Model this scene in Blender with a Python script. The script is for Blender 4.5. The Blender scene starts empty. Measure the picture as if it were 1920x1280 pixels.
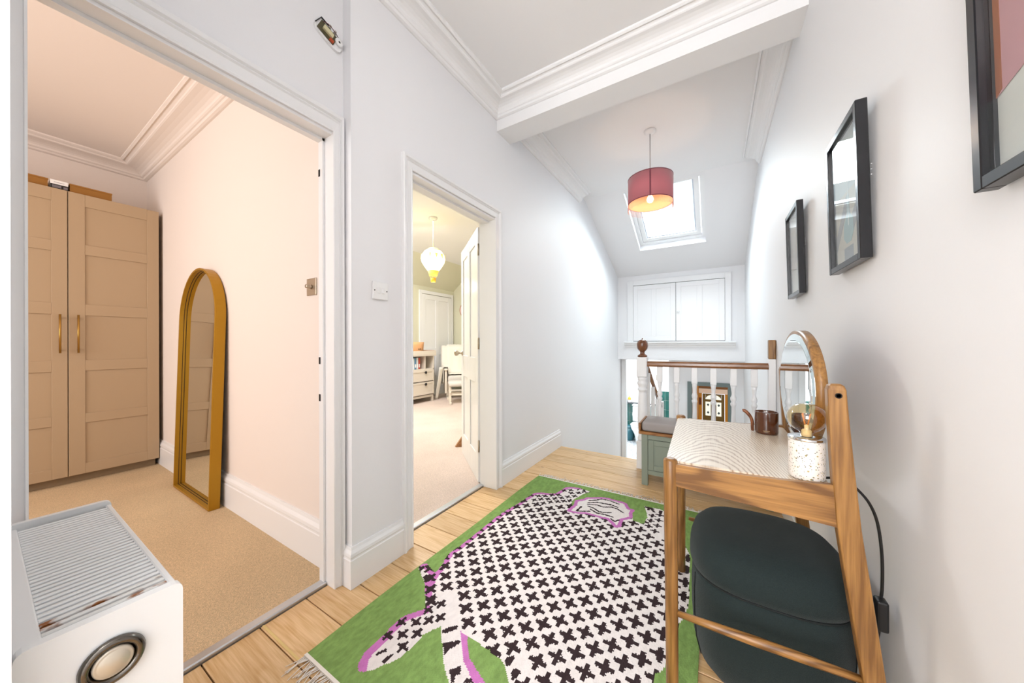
import bpy, bmesh, math, random
from mathutils import Vector, Matrix
random.seed(7)
SC = bpy.context.scene
COL = SC.collection
PI = math.pi

# ---------------------------------------------------------------- camera, sky, light, exposure
cd = bpy.data.cameras.new('camera'); cam = bpy.data.objects.new('camera', cd); COL.objects.link(cam)
cam.location = (0, 0, 1.1)
cam.rotation_euler = (Matrix.Rotation(0.5488, 4, 'Z') @ Matrix.Rotation(PI/2, 4, 'X') @ Matrix.Rotation(-0.0027, 4, 'Z')).to_euler()
cd.sensor_width = 36; cd.lens = 616.78/1920*36; cd.shift_y = 2.25/1920; cd.clip_start = 0.02
SC.camera = cam
w = bpy.data.worlds.new('world'); SC.world = w; w.use_nodes = True
bg = w.node_tree.nodes['Background']; bg.inputs[0].default_value = (0.88, 0.94, 1.0, 1); bg.inputs[1].default_value = 2.0
SC.view_settings.view_transform = 'Standard'; SC.view_settings.look = 'None'
SC.view_settings.exposure = 0.0; SC.view_settings.gamma = 1.0; SC.view_settings.use_curve_mapping = False

def area(name, loc, look, sx, sy, power, col):
    l = bpy.data.lights.new(name, 'AREA'); l.shape = 'RECTANGLE'; l.size = sx; l.size_y = sy; l.energy = power; l.color = col
    o = bpy.data.objects.new(name, l); COL.objects.link(o); o.location = loc
    o.rotation_euler = (Vector(look)-Vector(loc)).to_track_quat('-Z', 'Y').to_euler(); return o
def bulb_light(name, loc, power, col, r=.03):
    l = bpy.data.lights.new(name, 'POINT'); l.energy = power; l.color = col; l.shadow_soft_size = r
    o = bpy.data.objects.new(name, l); COL.objects.link(o); o.location = loc; return o
COOL = (.90, .955, 1.0); WARM = (1.0, .74, .48)
area('skylight_daylight', (-.5, 4.72, 3.05), (-.5, 4.32, 2.05), .66, .95, 72, COOL)
area('added_rear_fill', (-.18, -2.36, 1.55), (-.18, 0, 1.5), 1.0, 1.7, 63, (.97, .98, 1.0))  # unseen fill light added behind the camera, facing along the landing
area('added_bedroom_fill', (-3.0, -2.3, 1.6), (-3.0, 0, 1.3), 1.6, 1.5, 46, (1.0, .955, .945))  # fill added on the unseen side of the bedroom
bulb_light('bedroom_lamp', (-2.55, -.75, 2.35), 10, (1.0, .85, .72), .09)
area('added_nursery_fill', (-3.6, 2.9, 2.66), (-3.75, 3.3, 0), 1.3, 1.3, 140, (1.0, .985, 1.0))  # overhead fill added below the nursery ceiling, no window there
area('added_bathroom_fill', (-1.4, 7.2, .9), (-1.4, 7.25, -1), .9, 1.2, 40, (.95, 1.0, 1.0))  # unseen area light added to brighten the bathroom
area('added_hall_fill', (1.0, 9.5, .35), (0, 10.5, -1.8), .8, .8, 60, (1.0, .92, .78))  # warm fill added inside the hall, not light from the street
bulb_light('added_landing_fill', (-.22, -.75, 2.45), 23, (1, .96, .92), .16)  # added point light behind the camera, fills the upper walls

# ---------------------------------------------------------------- materials
def lin(h):
    h = h.lstrip('#'); out = []
    for i in (0, 2, 4):
        c = int(h[i:i+2], 16)/255; out.append(c/12.92 if c <= .04045 else ((c+.055)/1.055)**2.4)
    return (*out, 1)
MATS = {}
def mat(name, col, rough=.5, metal=0, var=0, vscale=8, bump=0, bscale=60, spec=.5, emit=None, estr=0, stretch=None, coat=0, sheen=0, nap=0):
    m = bpy.data.materials.new(name); m.use_nodes = True; nt = m.node_tree; b = nt.nodes['Principled BSDF']
    c = lin(col); b.inputs['Base Color'].default_value = c
    b.inputs['Roughness'].default_value = rough; b.inputs['Metallic'].default_value = metal
    b.inputs['Specular IOR Level'].default_value = spec
    if coat: b.inputs['Coat Weight'].default_value = coat; b.inputs['Coat Roughness'].default_value = .08
    if sheen: b.inputs['Sheen Weight'].default_value = sheen; b.inputs['Sheen Roughness'].default_value = .4
    if emit: b.inputs['Emission Color'].default_value = lin(emit); b.inputs['Emission Strength'].default_value = estr
    N = nt.nodes.new; L = nt.links.new
    if var or bump:
        tc = N('ShaderNodeTexCoord'); mp = N('ShaderNodeMapping'); L(tc.outputs['Object'], mp.inputs[0])
        if stretch: mp.inputs['Scale'].default_value = stretch
    if var:
        n = N('ShaderNodeTexNoise'); n.inputs['Scale'].default_value = vscale; n.inputs['Detail'].default_value = 5; L(mp.outputs[0], n.inputs[0])
        r = N('ShaderNodeMapRange'); r.inputs[1].default_value = .3; r.inputs[2].default_value = .7; r.inputs[3].default_value = 1-var; r.inputs[4].default_value = 1+var
        L(n.outputs[0], r.inputs[0])
        mx = N('ShaderNodeVectorMath'); mx.operation = 'SCALE'; mx.inputs[0].default_value = c[:3]; L(r.outputs[0], mx.inputs['Scale'])
        if nap:
            n3 = N('ShaderNodeTexNoise'); n3.inputs['Scale'].default_value = 2.2; n3.inputs['Detail'].default_value = 2; L(tc.outputs['Object'], n3.inputs[0])
            n4 = N('ShaderNodeTexNoise'); n4.inputs['Scale'].default_value = 95; n4.inputs['Detail'].default_value = 3; L(tc.outputs['Object'], n4.inputs[0])
            av = N('ShaderNodeMath'); av.operation = 'ADD'; L(n3.outputs[0], av.inputs[0]); L(n4.outputs[0], av.inputs[1])
            r3 = N('ShaderNodeMapRange'); r3.inputs[1].default_value = .75; r3.inputs[2].default_value = 1.25; r3.inputs[3].default_value = 1-nap; r3.inputs[4].default_value = 1+nap; L(av.outputs[0], r3.inputs[0])
            mm = N('ShaderNodeMath'); mm.operation = 'MULTIPLY'; L(r.outputs[0], mm.inputs[0]); L(r3.outputs[0], mm.inputs[1]); L(mm.outputs[0], mx.inputs['Scale'])
        L(mx.outputs[0], b.inputs['Base Color'])
    if bump:
        n2 = N('ShaderNodeTexNoise'); n2.inputs['Scale'].default_value = bscale; n2.inputs['Detail'].default_value = 3; L(mp.outputs[0], n2.inputs[0])
        bp = N('ShaderNodeBump'); bp.inputs['Strength'].default_value = bump; bp.inputs['Distance'].default_value = .004; L(n2.outputs[0], bp.inputs['Height']); L(bp.outputs[0], b.inputs['Normal'])
    MATS[name] = m; return m
def wood(name, light, dark, axis, rough=.4, scale=1.0, coat=0, figure=.6, fdist=8.0):
    """figured wood: fine pores along the grain plus broad distorted growth rings; every object gets its own offset"""
    m = bpy.data.materials.new(name); m.use_nodes = True; nt = m.node_tree; b = nt.nodes['Principled BSDF']; N = nt.nodes.new; L = nt.links.new
    tc = N('ShaderNodeTexCoord'); oi = N('ShaderNodeObjectInfo'); mp = N('ShaderNodeMapping'); mp2 = N('ShaderNodeMapping')
    ad = N('ShaderNodeVectorMath'); ad.operation = 'ADD'; sc = N('ShaderNodeVectorMath'); sc.operation = 'SCALE'; sc.inputs[0].default_value = (7.3, 5.1, 9.7)
    L(oi.outputs['Random'], sc.inputs['Scale']); L(tc.outputs['Object'], ad.inputs[0]); L(sc.outputs[0], ad.inputs[1])
    L(ad.outputs[0], mp.inputs[0]); L(ad.outputs[0], mp2.inputs[0])
    s1 = [55*scale]*3; s1[axis] = 2.2*scale; mp.inputs['Scale'].default_value = s1
    s2 = [9*scale]*3; s2[axis] = 1.5*scale; mp2.inputs['Scale'].default_value = s2
    n1 = N('ShaderNodeTexNoise'); n1.inputs['Scale'].default_value = 3; n1.inputs['Detail'].default_value = 4; L(mp.outputs[0], n1.inputs[0])
    wv = N('ShaderNodeTexNoise'); wv.inputs['Scale'].default_value = .9; wv.inputs['Detail'].default_value = 2; wv.inputs['Distortion'].default_value = .4; L(mp2.outputs[0], wv.inputs[0])
    ml = N('ShaderNodeMath'); ml.operation = 'MULTIPLY'; ml.inputs[1].default_value = fdist*9; L(wv.outputs[0], ml.inputs[0])
    sn = N('ShaderNodeMath'); sn.operation = 'SINE'; L(ml.outputs[0], sn.inputs[0])
    a1 = N('ShaderNodeMapRange'); a1.inputs[1].default_value = -1; a1.inputs[2].default_value = 1; a1.inputs[3].default_value = 0; a1.inputs[4].default_value = 1; L(sn.outputs[0], a1.inputs[0])
    pw = N('ShaderNodeMath'); pw.operation = 'POWER'; pw.inputs[1].default_value = 2.6; L(a1.outputs[0], pw.inputs[0]); a1 = N('ShaderNodeMath'); a1.operation = 'MULTIPLY'; a1.inputs[1].default_value = figure*1.25; L(pw.outputs[0], a1.inputs[0])
    a2 = N('ShaderNodeMapRange'); a2.inputs[1].default_value = .3; a2.inputs[2].default_value = .7; a2.inputs[3].default_value = 0; a2.inputs[4].default_value = 1-figure*.6; L(n1.outputs[0], a2.inputs[0])
    sm = N('ShaderNodeMath'); sm.operation = 'ADD'; L(a1.outputs[0], sm.inputs[0]); L(a2.outputs[0], sm.inputs[1])
    mx = N('ShaderNodeMix'); mx.data_type = 'RGBA'; mx.inputs[6].default_value = lin(light); mx.inputs[7].default_value = lin(dark); L(sm.outputs[0], mx.inputs[0])
    L(mx.outputs[2], b.inputs['Base Color']); b.inputs['Roughness'].default_value = rough
    bp = N('ShaderNodeBump'); bp.inputs['Strength'].default_value = .12; bp.inputs['Distance'].default_value = .002; L(sm.outputs[0], bp.inputs['Height']); L(bp.outputs[0], b.inputs['Normal'])
    if coat: b.inputs['Coat Weight'].default_value = coat; b.inputs['Coat Roughness'].default_value = .2
    MATS[name] = m; return m
def cathedral(name, light, dark):
    """flat-sawn oak board, grain along y: nested arches plus fine pores"""
    m = bpy.data.materials.new(name); m.use_nodes = True; nt = m.node_tree; b = nt.nodes['Principled BSDF']; N = nt.nodes.new; L = nt.links.new
    def mth(op, a, c):
        n = N('ShaderNodeMath'); n.operation = op
        for i, q in ((0, a), (1, c)):
            if isinstance(q, (int, float)): n.inputs[i].default_value = q
            elif q is not None: L(q, n.inputs[i])
        return n.outputs[0]
    tc = N('ShaderNodeTexCoord'); sp = N('ShaderNodeSeparateXYZ'); L(tc.outputs['Object'], sp.inputs[0])
    ns = N('ShaderNodeTexNoise'); ns.inputs['Scale'].default_value = 5.5; ns.inputs['Detail'].default_value = 3; L(tc.outputs['Object'], ns.inputs[0])
    x = mth('ADD', sp.outputs[0], .10); x2 = mth('MULTIPLY', mth('MULTIPLY', x, x), 13.0)
    f = mth('ADD', mth('ADD', x2, mth('MULTIPLY', sp.outputs[1], .72)), mth('MULTIPLY', ns.outputs[0], .13))
    sn = mth('SINE', mth('MULTIPLY', f, 205.0), None); ln = mth('POWER', mth('ADD', mth('MULTIPLY', sn, .5), .5), 3.0)
    mp = N('ShaderNodeMapping'); mp.inputs['Scale'].default_value = (330, 9, 30); L(tc.outputs['Object'], mp.inputs[0])
    n2 = N('ShaderNodeTexNoise'); n2.inputs['Scale'].default_value = 1; n2.inputs['Detail'].default_value = 2; L(mp.outputs[0], n2.inputs[0])
    fac = mth('ADD', mth('MULTIPLY', ln, mth('ADD', .25, n2.outputs[0])), mth('MULTIPLY', n2.outputs[0], .22))
    mx = N('ShaderNodeMix'); mx.data_type = 'RGBA'; mx.inputs[6].default_value = lin(light); mx.inputs[7].default_value = lin(dark); L(fac, mx.inputs[0]); L(mx.outputs[2], b.inputs['Base Color'])
    b.inputs['Roughness'].default_value = .34; b.inputs['Coat Weight'].default_value = .5; b.inputs['Coat Roughness'].default_value = .25; MATS[name] = m; return m
def pine(name):
    """pine boards: warm streaks, knots, a tone per board"""
    m = wood(name, '#e4c193', '#c79c65', 0, .38, 1.0, .15, .28, 5.0); nt = m.node_tree; N = nt.nodes.new; L = nt.links.new
    b = nt.nodes['Principled BSDF']; src = b.inputs['Base Color'].links[0].from_socket
    oi = N('ShaderNodeObjectInfo'); hv = N('ShaderNodeHueSaturation'); mr = N('ShaderNodeMapRange'); mr.inputs[3].default_value = .86; mr.inputs[4].default_value = 1.12
    L(oi.outputs['Random'], mr.inputs[0]); L(mr.outputs[0], hv.inputs['Value']); L(src, hv.inputs['Color'])
    geo = N('ShaderNodeNewGeometry'); mp = N('ShaderNodeMapping'); mp.inputs['Scale'].default_value = (4.2, 8.6, 1); L(geo.outputs['Position'], mp.inputs[0])
    vo = N('ShaderNodeTexVoronoi'); vo.inputs['Scale'].default_value = 1.0; L(mp.outputs[0], vo.inputs[0])
    rp = N('ShaderNodeValToRGB'); rp.color_ramp.elements[0].position = .035; rp.color_ramp.elements[0].color = (1, 1, 1, 1); rp.color_ramp.elements[1].position = .075; rp.color_ramp.elements[1].color = (0, 0, 0, 1)
    L(vo.outputs['Distance'], rp.inputs[0])
    mx = N('ShaderNodeMix'); mx.data_type = 'RGBA'; mx.inputs[7].default_value = lin('#6d3f1f'); L(rp.outputs[0], mx.inputs[0]); L(hv.outputs[0], mx.inputs[6]); L(mx.outputs[2], b.inputs['Base Color'])
    return m
def clear(name, tint, gloss=1.0):
    """thin clear pane: lets light straight through, mirrors at grazing angles"""
    m = bpy.data.materials.new(name); m.use_nodes = True; nt = m.node_tree; nt.nodes.clear(); N = nt.nodes.new; L = nt.links.new
    o = N('ShaderNodeOutputMaterial'); t = N('ShaderNodeBsdfTransparent'); g = N('ShaderNodeBsdfGlossy'); f = N('ShaderNodeFresnel'); mx = N('ShaderNodeMixShader')
    t.inputs[0].default_value = lin(tint); g.inputs['Roughness'].default_value = .015; f.inputs[0].default_value = 1.5
    geo = N('ShaderNodeNewGeometry'); iv = N('ShaderNodeMath'); iv.operation = 'SUBTRACT'; iv.inputs[0].default_value = gloss; iv.use_clamp = False
    gm_ = N('ShaderNodeMath'); gm_.operation = 'MULTIPLY'; gm_.inputs[1].default_value = gloss; L(geo.outputs['Backfacing'], gm_.inputs[0]); L(gm_.outputs[0], iv.inputs[1])
    ml = N('ShaderNodeMath'); ml.operation = 'MULTIPLY'; ml.use_clamp = True; L(f.outputs[0], ml.inputs[0]); L(iv.outputs[0], ml.inputs[1]); L(ml.outputs[0], mx.inputs[0])
    L(t.outputs[0], mx.inputs[1]); L(g.outputs[0], mx.inputs[2]); L(mx.outputs[0], o.inputs[0]); MATS[name] = m; return m

WALL = mat('white_wall_paint', '#eeeef0', .55, bump=.05, bscale=90, spec=.3)
CEIL = mat('ceiling_paint', '#f1f1f2', .8, spec=.2)
GLOSS = mat('white_gloss_paint', '#efeff0', .28, )
BEDW = mat('bedroom_plaster', '#ece1d9', .7, bump=.05, bscale=90, spec=.2)
NURW = mat('nursery_sage_paint', '#dcdac2', .7, spec=.2)
CARPET = mat('beige_carpet', '#d6bb96', .95, var=.22, vscale=230, nap=.08, bump=.9, bscale=420, spec=.1)
NCARPET = mat('pale_carpet', '#dccabe', .95, var=.18, vscale=230, nap=.08, bump=.9, bscale=420, spec=.1)
PINE = pine('pine_boards')
SUB = mat('dark_subfloor', '#2b1d12', .9)
OAKX = wood('oak_along_x', '#ad7d44', '#6b4620', 0, .36, 1.0, .1)
OAKY = wood('oak_along_y', '#ad7d44', '#6b4620', 1, .36, 1.0, .1)
OAKZ = wood('oak_along_z', '#a87a42', '#714b23', 2, .36, 1.0, .1, .35, 4.0)
OAKTOP_GLARE = cathedral('oak_top_painted_glare', '#e2d3bf', '#9c8064')  # paler than the other oak: surface glare put into the colour
RAILW = wood('brown_rail_wood', '#9b6a42', '#6b4123', 0, .25, 1.0, .4, .2)
RAILZ = wood('brown_turned_wood', '#8a5634', '#5a3219', 2, .25, 1.0, .4, .3)
OAKLID = wood('bench_oak', '#a5713c', '#7d4f24', 0, .4)
SAGE = mat('sage_green_paint', '#868f81', .45)
CUSH = mat('grey_cushion_fabric', '#a29b98', .9, bump=.4, bscale=500, spec=.1)
POUF = mat('dark_green_wool', '#2b3434', .95, var=.10, vscale=300, bump=.5, bscale=600, spec=.1, sheen=.12)
BLACK = mat('black_frame', '#151519', .22)
BLKS = mat('black_plastic', '#141416', .4)
RUBBER = mat('black_cable', '#0d0d0f', .45)
GREIGE = mat('greige_wardrobe', '#b49b7c', .5)
BRASS = mat('brass', '#b08a48', .3, 1)
GOLD = mat('gold_painted_metal', '#b0821b', .42, .55, bump=.05, bscale=12, stretch=(1, 1, .2))
MIRROR = mat('mirror_glass', '#e9eeee', .01, 1)
BEVEL = mat('bevelled_mirror_edge', '#d5e0e0', .03, 1)
CHROME = mat('chrome', '#d8dade', .08, 1)
STEEL = mat('brushed_steel', '#b7aa98', .35, 1)
PLASTIC = mat('white_plastic', '#f2f2f2', .3)
HOLE = mat('dark_recess', '#17120f', .9)
TERR = None
AMBER = clear('amber_bulb_glass', '#f7e8c8', 2.2)
PANE = clear('clear_pane', '#f7fbfb')
PICGL = clear('picture_glass', '#f6f8f8', 1.0)

# ---------------------------------------------------------------- mesh helpers
class MB:
    def __init__(s): s.bm = bmesh.new()
    def box(s, x0, x1, y0, y1, z0, z1, bev=0, seg=2):
        vs = [s.bm.verts.new((x, y, z)) for x in (x0, x1) for y in (y0, y1) for z in (z0, z1)]
        fs = [s.bm.faces.new([vs[i] for i in f]) for f in ((0, 1, 3, 2), (4, 6, 7, 5), (0, 4, 5, 1), (2, 3, 7, 6), (0, 2, 6, 4), (1, 5, 7, 3))]
        if bev:
            es = list({e for f in fs for e in f.edges})
            bmesh.ops.bevel(s.bm, geom=es, offset=bev, segments=seg, profile=.5, affect='EDGES')
        return s
    def prism(s, prof, o0, o1, U, V, m0=None, m1=None):
        """sweep a 2-D profile (a,b) from o0 to o1; m0/m1 = mitre factors along a (or pair for a,b)"""
        o0, o1, U, V = map(Vector, (o0, o1, U, V)); D = (o1-o0).normalized(); r = []
        for o, m in ((o0, m0), (o1, m1)):
            ma, mb = (m if isinstance(m, tuple) else (m or 0, 0))
            r.append([s.bm.verts.new(o+U*a+V*b+D*(ma*a+mb*b)) for a, b in prof])
        n = len(prof)
        for i in range(n): s.bm.faces.new((r[0][i], r[0][(i+1) % n], r[1][(i+1) % n], r[1][i]))
        s.bm.faces.new(r[0][::-1]); s.bm.faces.new(r[1]); return s
    def ext(s, pts, d):
        """polygon (3-D points) extruded by vector d"""
        d = Vector(d); a = [s.bm.verts.new(p) for p in pts]; b = [s.bm.verts.new(Vector(p)+d) for p in pts]; n = len(pts)
        for i in range(n): s.bm.faces.new((a[i], a[(i+1) % n], b[(i+1) % n], b[i]))
        s.bm.faces.new(a[::-1]); s.bm.faces.new(b); return s
    def ring(s, loops, close=False, smooth=True):
        """skin a list of vertex loops (lists of points)"""
        R = [[s.bm.verts.new(p) for p in l] for l in loops]; n = len(R[0])
        rng = range(len(R)) if close else range(len(R)-1)
        for k in rng:
            a, b = R[k], R[(k+1) % len(R)]
            for i in range(n):
                f = s.bm.faces.new((a[i], a[(i+1) % n], b[(i+1) % n], b[i])); f.smooth = smooth
        if not close:
            s.bm.faces.new(R[0][::-1]); s.bm.faces.new(R[-1])
        return s
    def lathe(s, prof, c, n=24, axis='z', sq=None):
        """profile [(r, h)] turned about an axis through c; sq = superellipse exponent"""
        L = []
        for r, h in prof:
            lp = []
            for i in range(n):
                t = 2*PI*i/n; ct, st = math.cos(t), math.sin(t)
                if sq: ct, st = math.copysign(abs(ct)**(2/sq), ct), math.copysign(abs(st)**(2/sq), st)
                a, b = r*ct, r*st
                lp.append((c[0]+a, c[1]+b, c[2]+h) if axis == 'z' else (c[0]+h, c[1]+a, c[2]+b) if axis == 'x' else (c[0]+b, c[1]+h, c[2]+a))
            L.append(lp)
        return s.ring(L)
    def tube(s, path, r, n=8, close=False):
        P = [Vector(p) for p in path]; L = []; up = Vector((0, 0, 1)); prev = None
        for i, p in enumerate(P):
            d = (P[(i+1) % len(P)]-P[i-1]) if close else P[min(i+1, len(P)-1)]-P[max(i-1, 0)]
            d.normalize()
            if prev is None:
                a = d.cross(up if abs(d.z) < .9 else Vector((1, 0, 0))).normalized()
            else: a = (prev-d*prev.dot(d)).normalized()
            prev = a; b = d.cross(a); rr = r[i] if isinstance(r, (list, tuple)) else r
            L.append([p+a*rr*math.cos(2*PI*k/n)+b*rr*math.sin(2*PI*k/n) for k in range(n)])
        return s.ring(L, close)
    def grid(s, f, nu, nv, thick=None):
        V = [[s.bm.verts.new(f(i/nu, j/nv)) for j in range(nv+1)] for i in range(nu+1)]
        for i in range(nu):
            for j in range(nv): s.bm.faces.new((V[i][j], V[i+1][j], V[i+1][j+1], V[i][j+1])).smooth = True
        return s

OFF = {}
def root(name, label, cat, loc=(0, 0, 0), group=None, rot=None):
    o = bpy.data.objects.new(name, None); COL.objects.link(o); o.location = loc; o.empty_display_size = .05
    if rot: o.rotation_euler = (0, 0, rot)
    o['label'] = label; o['category'] = cat
    if group: o['group'] = group
    OFF[o.name] = Vector(loc); return o
def obj(name, mb, m, parent=None, local=False, label=None, cat=None, group=None, kind=None, recalc=True):
    me = bpy.data.meshes.new(name)
    if recalc: bmesh.ops.recalc_face_normals(mb.bm, faces=mb.bm.faces)
    off = OFF.get(parent.name, Vector((0, 0, 0))) if parent and not local else Vector((0, 0, 0))
    if off.length: bmesh.ops.translate(mb.bm, verts=mb.bm.verts, vec=-off)
    mb.bm.to_mesh(me); mb.bm.free()
    for mm in (m if isinstance(m, (list, tuple)) else [m]): me.materials.append(mm)
    o = bpy.data.objects.new(name, me); COL.objects.link(o)
    if parent: o.parent = parent; OFF[o.name] = off
    if label: o['label'] = label
    if cat: o['category'] = cat
    if group: o['group'] = group
    if kind: o['kind'] = kind
    return o
def struct(name, mb, m, parent=None): return obj(name, mb, m, parent, kind=None if parent else 'structure')
def copy_tree(o, parent=None):
    c = o.copy(); COL.objects.link(c)
    if parent: c.parent = parent
    OFF[c.name] = OFF.get(o.name, Vector((0, 0, 0)))
    for ch in list(o.children): copy_tree(ch, c)
    return c
def smooth(o):
    for p in o.data.polygons: p.use_smooth = True
    return o

# ---------------------------------------------------------------- the setting
XL, XR, YF = -1.395, .391, 5.779          # landing left wall, right wall, far wall
XD = -1.455                                # plane of the bedroom doorway wall
HC, HB = 2.88, 2.92                        # ceilings before / beyond the beam
LOW = -1.14                                # half landing floor
fl = struct('floor', MB().box(-1.62, XR, -2.4, 3.20, -.16, -.022), SUB)
seam = [.918+.171*k for k in range(-20, 13)]
seam = [y for y in seam if y > -2.4]+[3.145]
seam[-2] = 2.968
def planks():
    ys = [-2.4]+seam+[3.235]
    for y0, y1 in zip(ys[:-1], ys[1:]):
        if y1-y0 < .03: continue
        cuts = [-1.50, XR-.002] if y0 > -.05 else [-.75, XR-.002]
        obj('floorboard', MB().box(cuts[0], cuts[1], y0+.0022, y1-.0022, -.03, random.uniform(-.0012, .0), .0012, 1), PINE, fl)
planks()
obj('floorboard_nosing', MB().box(XL, -.58, 3.232, 3.262, -.035, .0, .01, 2), PINE, fl)
struct('wall_right', MB().box(XR, XR+.12, -2.4, 6.0, LOW-.05, 2.98), WALL)
struct('wall_left', MB().box(-1.53, XL, .89, 1.226, -.03, 2.98).box(-1.53, XL, 1.226, 2.049, 2.033, 2.98)
       .box(-1.53, XL, 2.049, 3.25, -.16, 2.98).box(-1.53, XL, 3.25, 6.0, LOW-.05, 2.98), WALL)
struct('wall_left', MB().box(-1.545, XD, -.2, .057, -.03, 2.98).box(-1.545, XD, .057, .851, 2.049, 2.98).box(-1.545, XD, .851, .89, -.03, 2.98), WALL)
struct('wall_near', MB().box(-1.5, -.75, -.1, .024, -.03, 2.98), WALL)
struct('wall_near', MB().box(-.87, -.75, -2.52, -.1, -.03, 2.98), WALL)
struct('wall_rear', MB().box(-.75, -.7, -2.52, -2.4, -.03, 2.98).box(.34, XR, -2.52, -2.4, -.03, 2.98).box(-.7, .34, -2.52, -2.4, -.03, .65).box(-.7, .34, -2.52, -2.4, 2.45, 2.98), WALL)
wn = struct('added_window', MB().box(-.7, -.65, -2.5, -2.44, .65, 2.45).box(.29, .34, -2.5, -2.44, .65, 2.45).box(-.65, .29, -2.5, -2.44, .65, .7).box(-.65, .29, -2.5, -2.44, 2.4, 2.45).box(-.65, .29, -2.5, -2.44, 1.53, 1.57), GLOSS)  # unseen window, invented to let light in from behind
obj('window_pane', MB().box(-.65, .29, -2.475, -2.47, .7, 2.4), PANE, wn)
struct('ceiling', MB().box(-1.53, XR, -2.4, 2.16, HC, HC+.1), CEIL)
struct('ceiling', MB().box(-1.53, XR, 2.16, 4.05, HB, HB+.1), CEIL)
# the beam across the landing
struct('trim_1', MB().box(XL-.01, XR+.01, 2.067, 2.26, 2.70, 3.0), CEIL)
# sloping ceiling with the opening of the roof window
ZS = lambda y: HB-.4105*(y-4.05)
sn = Vector((0, .4105, 1)).normalized()
s0, s1, sx0, sx1 = 4.10, 5.17, -.925, -.08
def slab(x0, x1, y0, y1): return ((x0, y0, ZS(y0)), (x1, y0, ZS(y0)), (x1, y1, ZS(y1)), (x0, y1, ZS(y1)))
ms = MB()
for a in ((-1.53, XR+.1, 4.05, s0), (-1.53, sx0, s0, s1), (sx1, XR+.1, s0, s1), (-1.53, XR+.1, s1, 6.0)): ms.ext(slab(*a), sn*.24)
struct('ceiling_slope', ms, WALL)
# roof window
rw = struct('window_1', MB().ext(slab(sx0, sx0+.004, s0, s1), sn*.24), GLOSS)
def onslope(x0, x1, y0, y1, lo, hi):
    return [Vector(p)+sn*lo for p in slab(x0, x1, y0, y1)], sn*(hi-lo)
def bar(mb, x0, x1, y0, y1, lo, hi):
    p, d = onslope(x0, x1, y0, y1, lo, hi); mb.ext(p, d); return mb
def fr(mb, x0, x1, y0, y1, t, lo, hi):
    bar(mb, x0, x0+t, y0, y1, lo, hi); bar(mb, x1-t, x1, y0, y1, lo, hi); bar(mb, x0+t, x1-t, y0, y0+t, lo, hi); bar(mb, x0+t, x1-t, y1-t, y1, lo, hi); return mb
obj('window_frame', fr(MB(), sx0+.004, sx1, s0, s1, .045, .085, .19), GLOSS, rw)
obj('sash', fr(MB(), sx0+.055, sx1-.055, s0+.055, s1-.055, .055, .10, .165), GLOSS, rw)
obj('glazing_bead', fr(MB(), sx0+.11, sx1-.11, s0+.11, s1-.11, .014, .115, .14), mat('grey_bead', '#c3cad6', .4), rw)
obj('window_pane', bar(MB(), sx0+.11, sx1-.11, s0+.11, s1-.11, .142, .147), PANE, rw)
# far wall above the stairwell, soffit below it
struct('wall_far', MB().box(XL, XR, YF, 6.0, .815, 2.35), WALL)
# half landing, stairs, lower wall with two doorways
BX0, BX1, HX0, HX1, HT = -1.325, -.615, -.335, .21, .44
struct('wall_lower', MB().box(-1.6, BX0, 6.0, 6.1, LOW, 1.0).box(BX0, BX1, 6.0, 6.1, .80, 1.0).box(BX1, HX0, 6.0, 6.1, LOW, 1.0)
       .box(HX0, HX1, 6.0, 6.1, HT-.03, 1.0).box(HX1, XR+.1, 6.0, 6.1, LOW, 1.0), WALL)
struct('floor_lower', MB().box(XL, XR, 3.2, 6.0, LOW-.1, LOW), CARPET)
st = struct('stairs', MB().box(-.56, -.50, 3.22, 4.9, LOW, -.9), GLOSS)
for k in range(5):
    obj('stair_tread', MB().box(XL, -.56, 3.262+.3*k, 3.262+.3*(k+1)+.02, -.19*(k+1)-.03, -.19*(k+1), .008, 1), CARPET, st)
    obj('stair_riser', MB().box(XL, -.56, 3.262+.3*k-.01, 3.262+.3*k+.008, -.19*(k+1), -.19*k-.03), GLOSS, st)
obj('string_board', MB().ext(((-.56, 3.24, .04), (-.56, 3.24, -.25), (-.56, 4.9, LOW), (-.56, 4.9, -.86)), (.04, 0, 0)), GLOSS, st)
struct('trim_2', MB().box(BX0-.06, BX0, 5.98, 6.0, LOW, .86).box(BX1, BX1+.06, 5.98, 6.0, LOW, .86).box(BX0, BX1, 5.98, 6.0, .80, .86)
       .box(BX0-.004, BX0+.012, 6.0, 6.1, LOW, .8).box(BX1-.012, BX1+.004, 6.0, 6.1, LOW, .8), GLOSS)
HALLG = mat('grey_green_door_frame', '#6a7877', .45)
struct('trim_3', MB().box(HX0-.02, HX0+.045, 5.975, 6.12, LOW, HT+.03).box(HX1-.02, HX1+.04, 5.975, 6.12, LOW, HT+.03).box(HX0+.045, HX1-.02, 5.975, 6.12, HT-.03, HT+.03), HALLG)
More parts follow.
